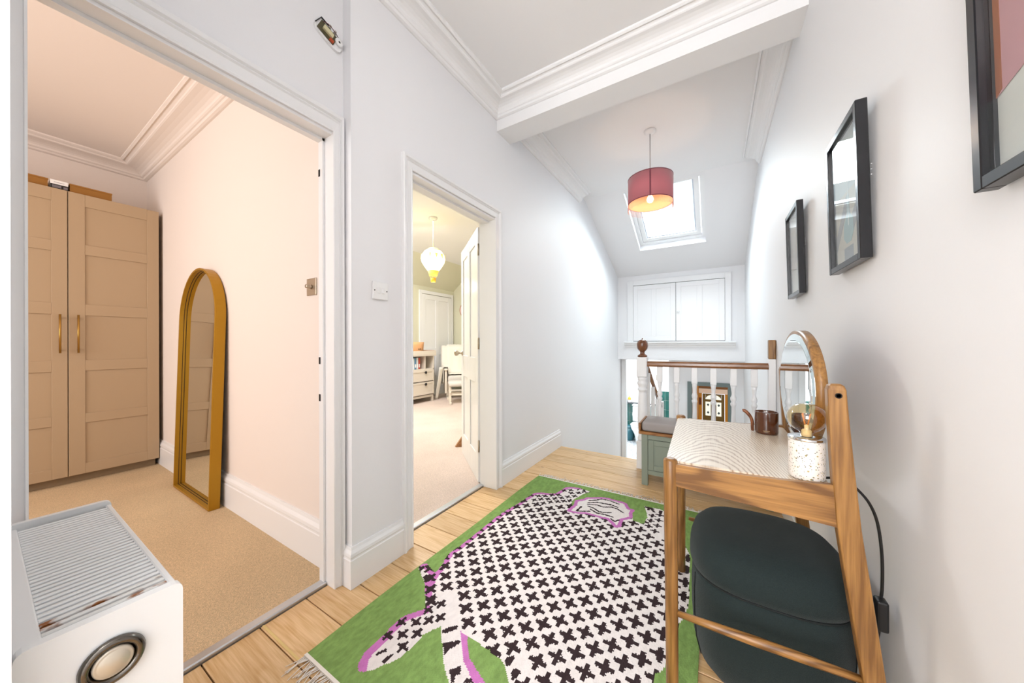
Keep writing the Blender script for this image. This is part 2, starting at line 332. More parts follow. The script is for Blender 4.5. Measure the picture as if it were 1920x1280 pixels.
# bathroom beyond
TILE = mat('green_glazed_tile', '#285c56', .15, var=.22, vscale=4)
TERZ = None
BB = 8.1
struct('wall_bathroom_far', MB().box(-2.6, -.3, BB+.02, BB+.12, LOW, 1.0), WALL)
struct('wall_bathroom_left', MB().box(-2.62, -2.5, 6.1, BB+.02, LOW, 1.0), WALL)
struct('wall_bathroom_right', MB().box(-.62, -.54, 6.1, BB+.02, LOW, 1.0), WALL)
struct('ceiling_bathroom', MB().box(-2.6, -.4, 6.0, BB+.1, .98, 1.05), CEIL)
tl = struct('tiling_bathroom', MB().box(-2.5, -1.12, BB, BB+.02, LOW, -.34).box(-1.12, -.62, BB, BB+.02, LOW, .0), mat('pale_grout', '#d5dedb', .7))
tw, thh = .088, .205
for (x0, x1, zt) in ((-1.95, -1.12, -.345), (-1.10, -.63, -.005)):
    nx = int((x1-x0)/tw); nz = int((zt-LOW)/thh)+1
    for i in range(nx):
        for j in range(nz):
            z1 = zt-j*thh; z0 = max(LOW, z1-thh)
            if z1-z0 < .03: continue
            obj('tile', MB().box(x0+i*tw+.003, x0+(i+1)*tw-.003, BB-.009, BB+.001, z0+.003, z1-.003, .002, 1), TILE, tl)
struct('trim_4', MB().box(-2.5, -1.10, BB-.06, BB+.02, -.335, -.31), mat('dark_stone_ledge', '#4a4c50', .3))
# the front hall far below
HALLY = mat('ochre_hall_paint', '#c8962c', .6); OLIVE = mat('olive_door_paint', '#6d5f1c', .4)
struct('wall_hall_left', MB().box(-.52, -.42, 6.1, 13.0, -2.9, 1.0), HALLY)
struct('wall_hall_right', MB().box(1.3, 1.4, 6.1, 13.0, -2.9, 1.0), HALLY)
struct('wall_hall_far', MB().box(-.52, -.33, 13.0, 13.1, -2.9, .9).box(.33, 1.4, 13.0, 13.1, -2.9, .9).box(-.33, .33, 13.0, 13.1, -.64, .9), HALLY)
struct('ceiling_hall', MB().box(-.52, 1.4, 6.1, 13.1, .9, 1.0), CEIL)
struct('floor_hall', MB().box(-.52, 1.4, 6.1, 13.1, -3.0, -2.9), CARPET)
struct('trim_5', MB().box(-.42, 1.3, 12.93, 13.0, -.63, -.47), GLOSS)
struct('trim_6', MB().box(-.42, 1.3, 12.9, 13.0, -.455, -.33), mat('brown_picture_rail', '#7a5526', .5))

# ---------------------------------------------------------------- bedroom and nursery shells
BY = .895                                   # bedroom wall with the mirror
struct('wall_bedroom_right', MB().box(-4.9, -1.53, BY, 1.02, -.03, 2.95), BEDW)
struct('wall_bedroom_far', MB().box(-4.9, -4.78, -2.6, BY, -.03, 2.95), BEDW)
struct('wall_bedroom_near', MB().box(-4.9, -4.0, -2.6, -2.5, 0, 2.95).box(-2.0, -1.5, -2.6, -2.5, 0, 2.95).box(-4.0, -2.0, -2.6, -2.5, 0, .7).box(-4.0, -2.0, -2.6, -2.5, 2.3, 2.95), BEDW)
struct('wall_bedroom_left', MB().box(-1.56, -1.545, -2.6, .07, 0, 2.95), BEDW)
struct('ceiling_bedroom', MB().box(-4.9, -1.545, -2.6, 1.0, 2.79, 2.9), BEDW)
struct('floor_bedroom', MB().box(-4.9, -1.54, -2.6, .9, -.05, .01), CARPET)
thr = mat('aluminium_threshold', '#c9ccd0', .3, .8)
struct('trim_7', MB().box(-1.545, -1.505, .07, .84, -.01, .014, .004, 1), thr)
# cornices: profile (out along the ceiling, down the wall)
def corn(wd, hd):
    p = [(0, 0), (wd, 0), (wd, .012*hd/.1), (wd*.93, .02*hd/.1), (wd*.90, .012*hd/.1), (wd*.80, .022*hd/.1), (wd*.78, hd*.30)]
    for k in range(6):
        a = PI/2*k/5; p.append((wd*.24+wd*.50*(1-math.sin(a)), hd*.34+hd*.40*(1-math.cos(a))))
    p += [(wd*.2, hd*.80), (wd*.16, hd*.82), (wd*.13, hd*.95), (wd*.06, hd), (0, hd)]
    return p
cb = corn(.2, .09)
struct('trim_8', MB().prism(cb, (-4.78, -2.5, 2.79), (-4.78, BY, 2.79), (1, 0, 0), (0, 0, -1), 0, -1)
       .prism(cb, (-4.78, BY, 2.79), (-1.545, BY, 2.79), (0, -1, 0), (0, 0, -1), 1, 0), BEDW)
ch = corn(.14, .10); cbk = corn(.14, .11)
struct('trim_9', MB().prism(ch, (XL, .89, HC), (XL, 2.067, HC), (1, 0, 0), (0, 0, -1), 0, -1)
       .prism(ch, (XL, 2.067, HC), (XR, 2.067, HC), (0, -1, 0), (0, 0, -1), 1, -1)
       .prism(ch, (XR, 2.067, HC), (XR, -.5, HC), (-1, 0, 0), (0, 0, -1), 1, 0), CEIL)
struct('trim_10', MB().prism(cbk, (XL, 2.26, HB), (XL, 3.88, HB), (1, 0, 0), (0, 0, -1)), CEIL)
struct('trim_11', MB().prism(cbk, (XR, 2.26, HB), (XR, 3.93, HB), (-1, 0, 0), (0, 0, -1)), CEIL)
# skirting boards: profile (out, up)
def skirt(h, t): return [(0, 0), (t, 0), (t, h*.70), (t*.85, h*.72), (t*.85, h*.76), (t, h*.79), (t*.9, h*.86), (t*.5, h*.93), (t*.35, h), (0, h)]
sk = skirt(.18, .018); skb = skirt(.215, .022)
struct('baseboard_left', MB().prism(sk, (XL, .89, 0), (XL, 1.172, 0), (1, 0, 0), (0, 0, 1), -1, 0).prism(sk, (XD, .89, 0), (XL, .89, 0), (0, -1, 0), (0, 0, 1), 0, 1), GLOSS)
struct('baseboard_left', MB().prism(sk, (XL, 2.10, 0), (XL, 3.24, 0), (1, 0, 0), (0, 0, 1)), GLOSS)
struct('baseboard_right', MB().prism(sk, (XR, -2.4, 0), (XR, 3.05, 0), (-1, 0, 0), (0, 0, 1)), GLOSS)
struct('baseboard_bedroom', MB().prism(skb, (-4.78, BY, .01), (-1.545, BY, .01), (0, -1, 0), (0, 0, 1)), GLOSS)
# architraves: profile (across the face, out of the wall)
def arch(wd, t): return [(0, 0), (0, t*.5), (wd*.10, t*.62), (wd*.14, t*.45), (wd*.55, t*.55), (wd*.62, t*.80), (wd*.70, t*.62), (wd*.78, t), (wd*.95, t*1.1), (wd, t*.9), (wd, 0)]
def architrave(name, xw, y0, y1, zt, wd, t, left=True):
    p = arch(wd, t); m = MB()
    if left: m.prism(p, (xw, y0, 0), (xw, y0, zt), (0, -1, 0), (1, 0, 0), 0, 1)
    m.prism(p, (xw, y1, 0), (xw, y1, zt), (0, 1, 0), (1, 0, 0), 0, 1)
    m.prism(p, (xw, y0, zt), (xw, y1, zt), (0, 0, 1), (1, 0, 0), -1, 1)
    return struct(name, m, GLOSS)
architrave('trim_12', XL, 1.239, 2.035, 2.034, .068, .022)
def arch2():
    p = arch(.046, .021); q = arch(.082, .021)
    m = MB().prism(p, (XD, .838, 0), (XD, .838, 2.046), (0, 1, 0), (1, 0, 0), 0, (.082/.046)).prism(p, (XD, .07, 0), (XD, .07, 2.046), (0, -1, 0), (1, 0, 0), 0, (.082/.046))
    m.prism(q, (XD, .07, 2.046), (XD, .838, 2.046), (0, 0, 1), (1, 0, 0), -.046/.082, .046/.082)
    struct('trim_13', m, GLOSS)
arch2()
# door linings
t14 = struct('trim_14', MB().box(-1.548, XD, .838, .852, 0, 2.05).box(-1.548, XD, .056, .07, 0, 2.05).box(-1.548, XD, .07, .838, 2.034, 2.05)
       .box(-1.548, -1.515, .828, .838, 0, 2.034).box(-1.548, -1.515, .07, .838, 2.022, 2.034), GLOSS)
for z in (1.88, 1.02, .85): obj('hinge_recess', MB().box(-1.547, -1.534, .8268, .8275, z-.016, z+.016), HOLE, t14)
obj('gap_filler', MB().box(-1.50, -1.22, .583, .591, -.002, .0012, .0005, 1), mat('pale_wood_filler', '#d9bd7d', .6), fl)
struct('trim_15', MB().box(-1.535, XL, 2.035, 2.05, 0, 2.04).box(-1.535, XL, 1.225, 1.239, 0, 2.04).box(-1.535, XL, 1.239, 2.035, 2.02, 2.034)
       .box(-1.49, -1.45, 1.239, 1.25, 0, 2.02).box(-1.49, -1.45, 1.25, 2.035, 2.008, 2.02), GLOSS)
NH = 2.70
struct('trim_16', MB().box(-1.545, -1.505, 1.239, 2.05, -.01, .014, .004, 1), thr)
struct('wall_nursery_far', MB().box(-5.12, -5.0, 1.02, 5.75, -.03, 2.3), NURW)
struct('wall_nursery_right', MB().box(-5.1, -1.53, 5.645, 5.75, -.03, 2.95), NURW)
struct('wall_nursery_near', MB().box(-5.1, -1.53, 1.02, 1.05, -.03, 2.95), NURW)
struct('wall_nursery_left', MB().box(-1.54, -1.53, 1.02, 1.23, -.03, 2.95).box(-1.54, -1.53, 2.06, 5.65, -.03, 2.95).box(-1.54, -1.53, 1.23, 2.06, 2.04, 2.95), NURW)
struct('ceiling_nursery', MB().box(-4.45, -1.53, 1.02, 5.7, NH, NH+.1), CEIL)
struct('ceiling_nursery_slope', MB().ext(((-4.45, 1.02, NH), (-5.02, 1.02, 2.23), (-5.02, 5.7, 2.23), (-4.45, 5.7, NH)), (-.1, 0, .12)), NURW)
struct('floor_nursery', MB().box(-5.1, -1.54, 1.02, 5.7, -.05, .01), NCARPET)
struct('trim_17', MB().prism(corn(.10, .07), (-4.45, 5.645, NH), (-1.6, 5.645, NH), (0, -1, 0), (0, 0, -1)), CEIL)
struct('baseboard_nursery', MB().prism(sk, (-5.0, 1.05, .01), (-5.0, 5.645, .01), (1, 0, 0), (0, 0, 1)), GLOSS)
# white cupboard door in the nursery back wall
d3 = struct('door_3', MB().box(-5.0, -4.97, 4.62, 4.68, .01, 2.165).box(-5.0, -4.97, 5.55, 5.61, .01, 2.165).box(-5.0, -4.97, 4.68, 5.55, 2.10, 2.165), GLOSS)
obj('door_leaf', MB().box(-4.995, -4.985, 4.683, 5.547, .02, 2.09), GLOSS, d3)
def stiles(x, ya, yb, za, zb, t, rails, mull=True):
    m = MB().box(x, x+.012, ya, ya+t, za, zb, .003, 1).box(x, x+.012, yb-t, yb, za, zb, .003, 1)
    if mull: m.box(x, x+.012, (ya+yb)/2-t/2, (ya+yb)/2+t/2, za, zb, .003, 1)
    for z, h in rails: m.box(x, x+.0115, ya+t, yb-t, z, z+h, .003, 1)
    return m
obj('door_stile_frame', stiles(-4.985, 4.683, 5.547, .02, 2.09, .1, ((.02, .2), (.85, .14), (1.99, .1))), GLOSS, d3)
# nursery door leaf, standing open into the room
lf = struct('door_2', MB().box(0, .76, -.018, .018, .012, 2.0, .002, 1), GLOSS)
lf.location = (-1.545, 2.065, 0); lf.rotation_euler = (0, 0, math.atan2(.515, -.607))
def panelset(yy, sgn):
    m = MB()
    for x0, x1 in ((0, .1), (.33, .43), (.66, .76)): m.box(x0, x1, min(yy, yy+sgn*.009), max(yy, yy+sgn*.009), .012, 2.0, .003, 1)
    for z0, z1 in ((.012, .22), (.78, .98), (1.89, 2.0)):
        for x0, x1 in ((.1, .33), (.43, .66)): m.box(x0, x1, min(yy, yy+sgn*.0088), max(yy, yy+sgn*.0088), z0, z1, .003, 1)
    return m
obj('door_panel_frame', panelset(.018, 1), GLOSS, lf, local=True)
obj('door_panel_frame', panelset(-.018, -1), GLOSS, lf, local=True)
for sg in (1, -1):
    k = obj('door_knob', MB().lathe([(.026, 0), (.026, .006), (.010, .012), (.010, .035), (.022, .045), (.028, .06), (.024, .075), (.010, .082)], (.70, 0, 1.0), 16, 'y'), STEEL, lf, local=True)
    k.location = (0, sg*.026, 0)
    if sg < 0: k.rotation_euler = (PI, 0, 0); k.location = (0, -.026, 2.0)
for z in (.25, 1.05, 1.78): obj('hinge', MB().lathe([(.007, 0), (.007, .09)], (-.004, .022, z), 8), STEEL, lf, local=True)
obj('escutcheon', MB().box(.665, .735, -.030, -.027, .9, 1.06, .002, 1), PLASTIC, lf, local=True)
# built-in cupboard high on the far wall
cx0, cx1, cz0, cz1 = -1.235, .225, 1.115, 2.13
d1 = struct('door_1', MB().box(cx0, cx0+.095, YF-.022, YF, cz0, cz1, .003, 1).box(cx1-.075, cx1, YF-.022, YF, cz0, cz1, .003, 1).box(cx0+.095, cx1-.075, YF-.022, YF, cz1-.085, cz1, .003, 1), GLOSS)
obj('recess', MB().box(cx0+.09, cx1-.07, YF-.004, YF-.001, cz0, cz1-.08), HOLE, d1)
for a, b in ((-1.137, -.503), (-.497, .147)):
    dl = obj('cupboard_door', MB().box(a, b, YF-.020, YF-.006, cz0+.008, cz1-.092, .002, 1), GLOSS, d1)
    m = MB(); z0, z1 = cz0+.008, cz1-.092
    m.box(a, a+.07, YF-.027, YF-.02, z0, z1, .002, 1).box(b-.07, b, YF-.027, YF-.02, z0, z1, .002, 1).box(a+.07, b-.07, YF-.0268, YF-.02, z0, z0+.07, .002, 1).box(a+.07, b-.07, YF-.0268, YF-.02, z1-.07, z1, .002, 1).box((a+b)/2-.035, (a+b)/2+.035, YF-.0265, YF-.02, z0+.07, z1-.07, .002, 1)
    obj('door_frame_rails', m, GLOSS, dl)
obj('cupboard_knob', MB().lathe([(.008, 0), (.008, -.012), (.016, -.02), (.014, -.028), (.005, -.03)], (-.465, YF-.027, 1.58), 12, 'y'), PLASTIC, d1)
sp = [(0, 0), (.055, 0), (.065, .012), (.06, .028), (.045, .034), (.04, .055), (.02, .068), (.012, .095), (0, .095)]
obj('cupboard_sill', MB().prism(sp, (-1.28, YF, cz0), (.28, YF, cz0), (0, -1, 0), (0, 0, -1)), GLOSS, d1)

# ---------------------------------------------------------------- dressing table with tilting oval mirror
dk = root('dressing_table', 'oak dressing table with slanted rear legs standing against the right-hand wall', 'table', (.1, 1.42, 0))
N_, F_ = 1.085, 1.765
def rounded_poly(pts, r, n=5):
    out = []
    for i, p in enumerate(pts):
        p, a, b = Vector(p), Vector(pts[i-1]), Vector(pts[(i+1) % len(pts)]); da, db = (a-p).normalized(), (b-p).normalized()
        for k in range(n+1):
            t = k/n; q0, q1 = p+da*r, p+db*r; out.append(q0*(1-t)**2+p*2*t*(1-t)+q1*t*t)
    return out
tp = rounded_poly([(-.122, 1.0885, .748), (-.142, 1.715, .748), (.245, 1.745, .748), (.245, 1.0885, .748)], .03)
m = MB(); m.ext(tp, (0, 0, -.022)); obj('desk_top', m, OAKTOP_GLARE, dk)
for y, nm in ((N_, 0), (F_-.012, 1)):
    top = [(-.098+.36*t, .742-.006*math.sin(PI*t)+.016*t) for t in [k/8 for k in range(9)]]
    bot = [(-.098+.36*t, .678-.022*t) for t in (1, .5, 0)]
    m = MB(); m.ext([(x, y-.011, z) for x, z in top+bot], (0, .0145, 0)); obj('side_apron', m, OAKX, dk)
def legprof(x0, y0, z0, x1, y1, z1, r0, r1, n=16):
    L = []; steps = 10
    for k in range(steps+1):
        t = k/steps; r = r0+(r1-r0)*t
        L.append([(x0+(x1-x0)*t+r*math.cos(2*PI*i/n), y0+(y1-y0)*t+r*math.sin(2*PI*i/n), z0+(z1-z0)*t) for i in range(n)])
    for sft, rr in ((.004, .86), (.007, .55)):
        L.append([(x1+r1*rr*math.cos(2*PI*i/n), y1+r1*rr*math.sin(2*PI*i/n), z1+sft) for i in range(n)])
    return MB().ring(L)
obj('front_leg', legprof(-.106, N_, .0098, -.110, N_, .748, .0165, .0195), OAKZ, dk)
obj('front_leg', legprof(-.133, F_, .0098, -.130, F_-.03, .752, .018, .0195), OAKZ, dk)
def rear(y):
    L = []
    for z, xc, wx in ((0, .349, .030), (.15, .333, .036), (.34, .311, .040), (.55, .285, .043), (.66, .272, .043), (.8, .262, .040), (.93, .254, .036), (.985, .2515, .034), (.995, .2512, .028), (.999, .2511, .018)):
        hx, hy = wx/2, .0155 if z < .99 else .0155*wx/.034
        c = .3*min(hx, hy); q = []
        for sx, sy in ((1, 1), (-1, 1), (-1, -1), (1, -1)):
            pts = [(hx, hy-c), (hx-c*.3, hy-c*.3), (hx-c, hy)]
            if sx*sy < 0: pts = pts[::-1]
            q += [(xc+sx*a, y+sy*b, z) for a, b in pts]
        L.append(q)
    return MB().ring(L, smooth=False)
for y in (N_, F_-.01):
    lg = obj('rear_leg', rear(y), OAKZ, dk)
    obj('bolt', MB().lathe([(.0065, 0), (.0065, -.002), (.0045, -.002), (.0045, .001)], (.2535, y-.0155, .972), 12, 'y'), CHROME if False else HOLE, lg)
for y, z in ((N_, .298), (F_-.01, .27)):
    m = MB(); m.tube([(-.1, y, z), (.0, y, z+.002), (.1, y, z+.005), (.2, y, z+.008), (.312, y, z+.01)], [.008, .011, .0125, .011, .008], 12); obj('stretcher', m, OAKX, dk)
# oval mirror hung between the rear legs
MX, MY, MZ, RA, RB = .235, 1.452, .952, .282, .186
def oval(x, a, b, n=64): return [(x, MY+a*math.cos(2*PI*i/n), MZ+b*math.sin(2*PI*i/n)) for i in range(n)]
fm = MB(); fm.ring([oval(MX, RA-.010, RB-.010), oval(MX+.001, RA, RB), oval(MX+.024, RA, RB), oval(MX+.026, RA-.012, RB-.012)])
fo = obj('mirror_frame', fm, OAKZ, dk)
obj('mirror_bevel', MB().ring([oval(MX-.0035, RA-.030, RB-.030), oval(MX-.001, RA-.011, RB-.011), oval(MX+.002, RA-.011, RB-.011)], smooth=False), BEVEL, fo)
obj('glass_edge', MB().ring([oval(MX+.0005, RA-.0108, RB-.0108), oval(MX+.0005, RA-.0075, RB-.0075), oval(MX+.0012, RA-.0075, RB-.0075), oval(MX+.0012, RA-.0108, RB-.0108)], close=True, smooth=False), mat('teal_glass_edge', '#2b7f80', .1), fo)
obj('mirror_glass', MB().ring([oval(MX-.0042, RA-.031, RB-.031), oval(MX-.002, RA-.031, RB-.031)], smooth=False), MIRROR, fo)
# pouf under the table
pf = root('pouf', 'dark green round fabric pouf pushed beneath the oak dressing table', 'pouf', (.14, 1.385, 0))
pc = (.14, 1.385, 0)
obj('body', smo := MB().lathe([(.02, .001), (.13, .001), (.160, .012), (.188, .05), (.203, .11), (.208, .19), (.2085, .27), (.206, .325), (.201, .338), (.02, .338)], pc, 56, sq=2.9), POUF, pf)
obj('cushion_top', MB().lathe([(.02, .339), (.200, .339), (.208, .346), (.2135, .362), (.213, .392), (.203, .424), (.182, .447), (.145, .463), (.09, .471), (.04, .474), (.004, .475)], pc, 56, sq=2.9), POUF, pf)
def sup(t, R): 
    c_, s_ = math.cos(t), math.sin(t); return (pc[0]+R*math.copysign(abs(c_)**(2/2.9), c_), pc[1]+R*math.copysign(abs(s_)**(2/2.9), s_))
obj('piping', MB().tube([(*sup(2*PI*k/72, .2035), .3385) for k in range(72)], .0028, 6, True), mat('black_piping', '#101718', .8), pf)
for t in (PI*1.14, PI*1.9, PI*.6):
    obj('seam', MB().tube([(*sup(t, r), z) for r, z in ((.190, .05), (.2045, .11), (.2095, .19), (.210, .27), (.2075, .325))], .0016, 5), MATS['black_piping'], pf)

# table lamp, candle, ornament
def terrazzo(name, base, chips, scale, thr_=.33):
    m = bpy.data.materials.new(name); m.use_nodes = True; nt = m.node_tree; b = nt.nodes['Principled BSDF']; N = nt.nodes.new; L = nt.links.new
    tc = N('ShaderNodeTexCoord'); cur = None
    prev = None
    for k, (col, sc, th) in enumerate(chips):
        mp = N('ShaderNodeMapping'); mp.inputs['Location'].default_value = (k*3.1, k*1.7, k*.9); mp.inputs['Rotation'].default_value = (k*.8, k*1.3, k*.5); mp.inputs['Scale'].default_value = (1, 1.9, 1.2); L(tc.outputs['Object'], mp.inputs[0])
        vo = N('ShaderNodeTexVoronoi'); vo.inputs['Scale'].default_value = sc; vo.distance = 'MANHATTAN'; L(mp.outputs[0], vo.inputs[0])
        lt = N('ShaderNodeMath'); lt.operation = 'LESS_THAN'; lt.inputs[1].default_value = th; L(vo.outputs['Distance'], lt.inputs[0])
        mx = N('ShaderNodeMix'); mx.data_type = 'RGBA'; mx.inputs[7].default_value = lin(col); L(lt.outputs[0], mx.inputs[0])
        if prev: L(prev, mx.inputs[6])
        else: mx.inputs[6].default_value = lin(base)
        prev = mx.outputs[2]
    L(prev, b.inputs['Base Color']); b.inputs['Roughness'].default_value = .45; return m
TERR = terrazzo('terrazzo', '#e9e2da', (('#8f8145', 75, .27), ('#4c4a3c', 95, .22), ('#b9a672', 70, .24), ('#7d7a70', 130, .26)), 1)
TERZ = terrazzo('terrazzo_floor', '#e6ebf0', (('#6f7f90', 14, .38), ('#4e5a68', 22, .33), ('#a9b4c0', 18, .40)), 1)
lc = (.206, 1.126)
lp = root('table_lamp', 'terrazzo table lamp with large amber globe bulb at near end of the dressing table', 'lamp', (lc[0], lc[1], .748))
obj('base', MB().lathe([(.030, .7485), (.0345, .750), (.0365, .754), (.037, .765), (.037, .846), (.0365, .848), (.004, .848)], (*lc, 0), 40), TERR, lp)
obj('top_plate', MB().lathe([(.010, .8485), (.0378, .8485), (.0382, .850), (.0382, .8535), (.0372, .8552), (.020, .8552), (.017, .8545), (.004, .8545)], (*lc, 0), 40), CHROME, lp)
bo = obj('bulb', smo := MB().lathe([(.0120, .855), (.0125, .862), (.016, .868), (.027, .875), (.036, .886), (.0405, .900), (.0400, .913), (.034, .927), (.022, .937), (.010, .9405), (.0008, .9412)], (*lc, 0), 36), AMBER, lp)
obj('socket', MB().lathe([(.0105, .8553), (.0105, .870), (.008, .873), (.0045, .874), (.0045, .884), (.001, .886)], (*lc, 0), 20), mat('cream_glass_stem', '#e9e3d4', .3), bo)
FIL = mat('led_filament', '#d98a1c', .4)
for k in range(4):
    a = 2*PI*k/4+.5; obj('filament', MB().tube([(lc[0]+.004*math.cos(a), lc[1]+.004*math.sin(a), .886), (lc[0]+.011*math.cos(a), lc[1]+.011*math.sin(a), .914)], .0013, 6), FIL, bo)
def spline(P, n=8):
    P = [Vector(p) for p in P]; out = []
    for i in range(len(P)-1):
        p0, p1, p2, p3 = P[max(i-1, 0)], P[i], P[i+1], P[min(i+2, len(P)-1)]
        for k in range(n):
            t = k/n; out.append(.5*((2*p1)+(p2-p0)*t+(2*p0-5*p1+4*p2-p3)*t*t+(3*p1-p0-3*p2+p3)*t**3))
    return out+[P[-1]]
obj('power_cable', MB().tube(spline([(.240, 1.132, .7525), (.262, 1.142, .7530), (.288, 1.155, .745), (.312, 1.168, .725), (.336, 1.176, .69), (.352, 1.184, .64), (.3615, 1.192, .56), (.3635, 1.198, .48), (.362, 1.203, .44)]), .0032, 8), RUBBER, lp)
obj('inline_switch', MB().box(.3505, .3725, 1.183, 1.214, .372, .448, .005, 2), BLKS, lp)
obj('power_cable', MB().tube(spline([(.361, 1.204, .376), (.359, 1.212, .33), (.356, 1.232, .24), (.357, 1.230, .12), (.350, 1.22, .04), (.335, 1.18, .008), (.308, 1.12, .004), (.298, 1.04, .004), (.30, .9, .004)]), .0032, 8), RUBBER, lp)
cc = (.175, 1.598)
AMBJ = bpy.data.materials.new('amber_jar_glass'); AMBJ.use_nodes = True
_b = AMBJ.node_tree.nodes['Principled BSDF']; _b.inputs['Base Color'].default_value = lin('#4a230c'); _b.inputs['Roughness'].default_value = .08; _b.inputs['Coat Weight'].default_value = .5
WAX = mat('candle_wax', '#b2672b', .5)
cj = root('candle_jar', 'dark amber glass candle jar on far part of the dressing table', 'candle', (*cc, .748))
obj('glass_jar', MB().lathe([(.002, .7485), (.034, .7485), (.0365, .751), (.0370, .757), (.0370, .829), (.0366, .8315), (.0350, .8315), (.0346, .829), (.0346, .805), (.002, .805)], (*cc, 0), 36), AMBJ, cj)
obj('wax', MB().lathe([(.002, .8055), (.0342, .8055), (.0342, .811), (.020, .8095), (.002, .8095)], (*cc, 0), 28), WAX, cj)
obj('wick', MB().tube([(cc[0], cc[1], .8096), (cc[0]+.001, cc[1], .822)], .0012, 6), BLKS, cj)
obj('printed_label', MB().box(cc[0]-.0145, cc[0]+.006, cc[1]-.0378, cc[1]-.0366, .7625, .7640).box(cc[0]-.012, cc[0]+.002, cc[1]-.0378, cc[1]-.0366, .7590, .7598), mat('gold_print', '#b89c72', .4), cj)
wo = obj('curved_ornament', MB().tube(spline([(.132, 1.605, .751), (.131, 1.604, .765), (.131, 1.603, .785), (.126, 1.603, .803), (.116, 1.603, .818), (.106, 1.604, .827), (.100, 1.605, .826)], 5), [.005]+[.0052]*8+[.0058]*8+[.0065]*8+[.006]*5+[.004], 10), wood('walnut_ornament', '#8a4f26', '#5b2f14', 2, .35), label='curved brown wooden ornament standing at left of the amber candle jar', cat='ornament')

# ---------------------------------------------------------------- woven rug
BODY= [(-.761,2.352),(-.805,2.359),(-.854,2.369),(-.913,2.357),(-.949,2.327),(-.956,2.268),(-.971,2.193),(-1.009,2.17),(-1.065,2.155),(-1.105,2.121),(-1.111,2.072),(-1.118,2.024),(-1.128,1.917),(-1.148,1.813),(-1.158,1.72),(-1.16,1.621),(-1.159,1.514),(-1.159,1.418),(-1.162,1.354),(-1.166,1.28),(-1.155,1.243),(-1.143,1.221),(-1.13,1.184),(-1.122,1.14),(-1.162,1.153),(-1.21,1.169),(-1.219,1.152),(-1.218,1.125),(-1.185,1.107),(-1.15,1.087),(-1.115,1.069),(-1.124,1.074),(-1.09,1.047),(-1.055,1.012),(-1.012,.971),(-1.008,.96),(-1.029,.932),(-1.049,.9),(-1.057,.875),(-1.053,.83),(-1.05,.788),(-1.052,.753),(-1.052,.721),(-1.042,.7),(-1.03,.678),(-1.01,.665),(-.99,.674),(-.97,.693),(-.957,.719),(-.937,.746),(-.924,.772),(-.923,.799),(-.92,.829),(-.923,.874),(-.908,.91),(-.893,.932),(-.892,.937),(-.858,.903),(-.817,.866),(-.781,.832),(-.75,.811),(-.725,.795),(-.66,.75),(-.6,.7),(-.54,.76),(-.624,.856),(-.651,.865),(-.686,.879),(-.721,.896),(-.748,.923),(-.78,.958),(-.731,.957),(-.694,.952),(-.675,.956),(-.663,.945),(-.622,.945),(-.601,.934),(-.58,.917),(-.56,.895),(-.53,.85),(-.49,.8),(-.45,.86),(-.489,.935),(-.44,.88),(-.3,.95),(-.2,1.05),(-.167,1.134),(-.166,1.166),(-.144,1.196),(-.127,1.3),(-.119,1.383),(-.116,1.422),(-.108,1.447),(-.093,1.518),(-.089,1.565),(-.098,1.781),(-.103,1.905),(-.12,1.961),(-.157,2.075),(-.216,2.209),(-.249,2.312),(-.286,2.333),(-.306,2.344),(-.353,2.331),(-.393,2.33),(-.363,2.243),(-.352,2.193),(-.354,2.112),(-.368,2.097),(-.416,2.107),(-.438,2.141),(-.639,2.197),(-.788,2.107),(-.8,2.084),(-.821,2.119),(-.827,2.174),(-.814,2.216),(-.806,2.256),(-.796,2.29)]
FACE= [(-.801,2.014),(-.788,2.107),(-.802,2.164),(-.762,2.213),(-.751,2.245),(-.715,2.267),(-.668,2.299),(-.629,2.31),(-.58,2.306),(-.526,2.305),(-.504,2.294),(-.493,2.27),(-.473,2.236),(-.447,2.236),(-.451,2.19),(-.438,2.141),(-.458,2.109),(-.482,2.081),(-.477,1.999),(-.494,1.983),(-.519,2.012),(-.558,2.048),(-.593,2.04),(-.658,2.043),(-.697,2.041),(-.729,2.021),(-.767,2.013)]
PINK= [[(-.854,2.369),(-.913,2.357),(-.949,2.327),(-.956,2.268),(-.971,2.193),(-1.009,2.17),(-1.065,2.155),(-1.105,2.121),(-1.111,2.072),(-1.118,2.024),(-1.128,1.917),(-1.148,1.813),(-1.158,1.72),(-1.16,1.621),(-1.159,1.514),(-1.159,1.418),(-1.162,1.354),(-1.166,1.28),(-1.155,1.243),(-1.143,1.221),(-1.13,1.184),(-1.122,1.14),(-1.162,1.153),(-1.21,1.169),(-1.219,1.152)],[(-1.122,1.14),(-1.11,1.101),(-1.089,1.06),(-1.086,1.067),(-1.075,1.039),(-1.055,1.017)],[(-1.007,.959),(-1.027,.931),(-1.046,.897),(-1.053,.873),(-1.05,.828),(-1.046,.786),(-1.046,.748),(-1.043,.715),(-1.036,.696),(-1.024,.678),(-1.006,.666)]]
PINKP= [[(-.818,.96),(-.785,.931),(-.733,.875),(-.696,.857),(-.67,.841),(-.655,.835),(-.623,.854),(-.651,.865),(-.686,.879),(-.721,.896),(-.748,.923),(-.78,.958)]]
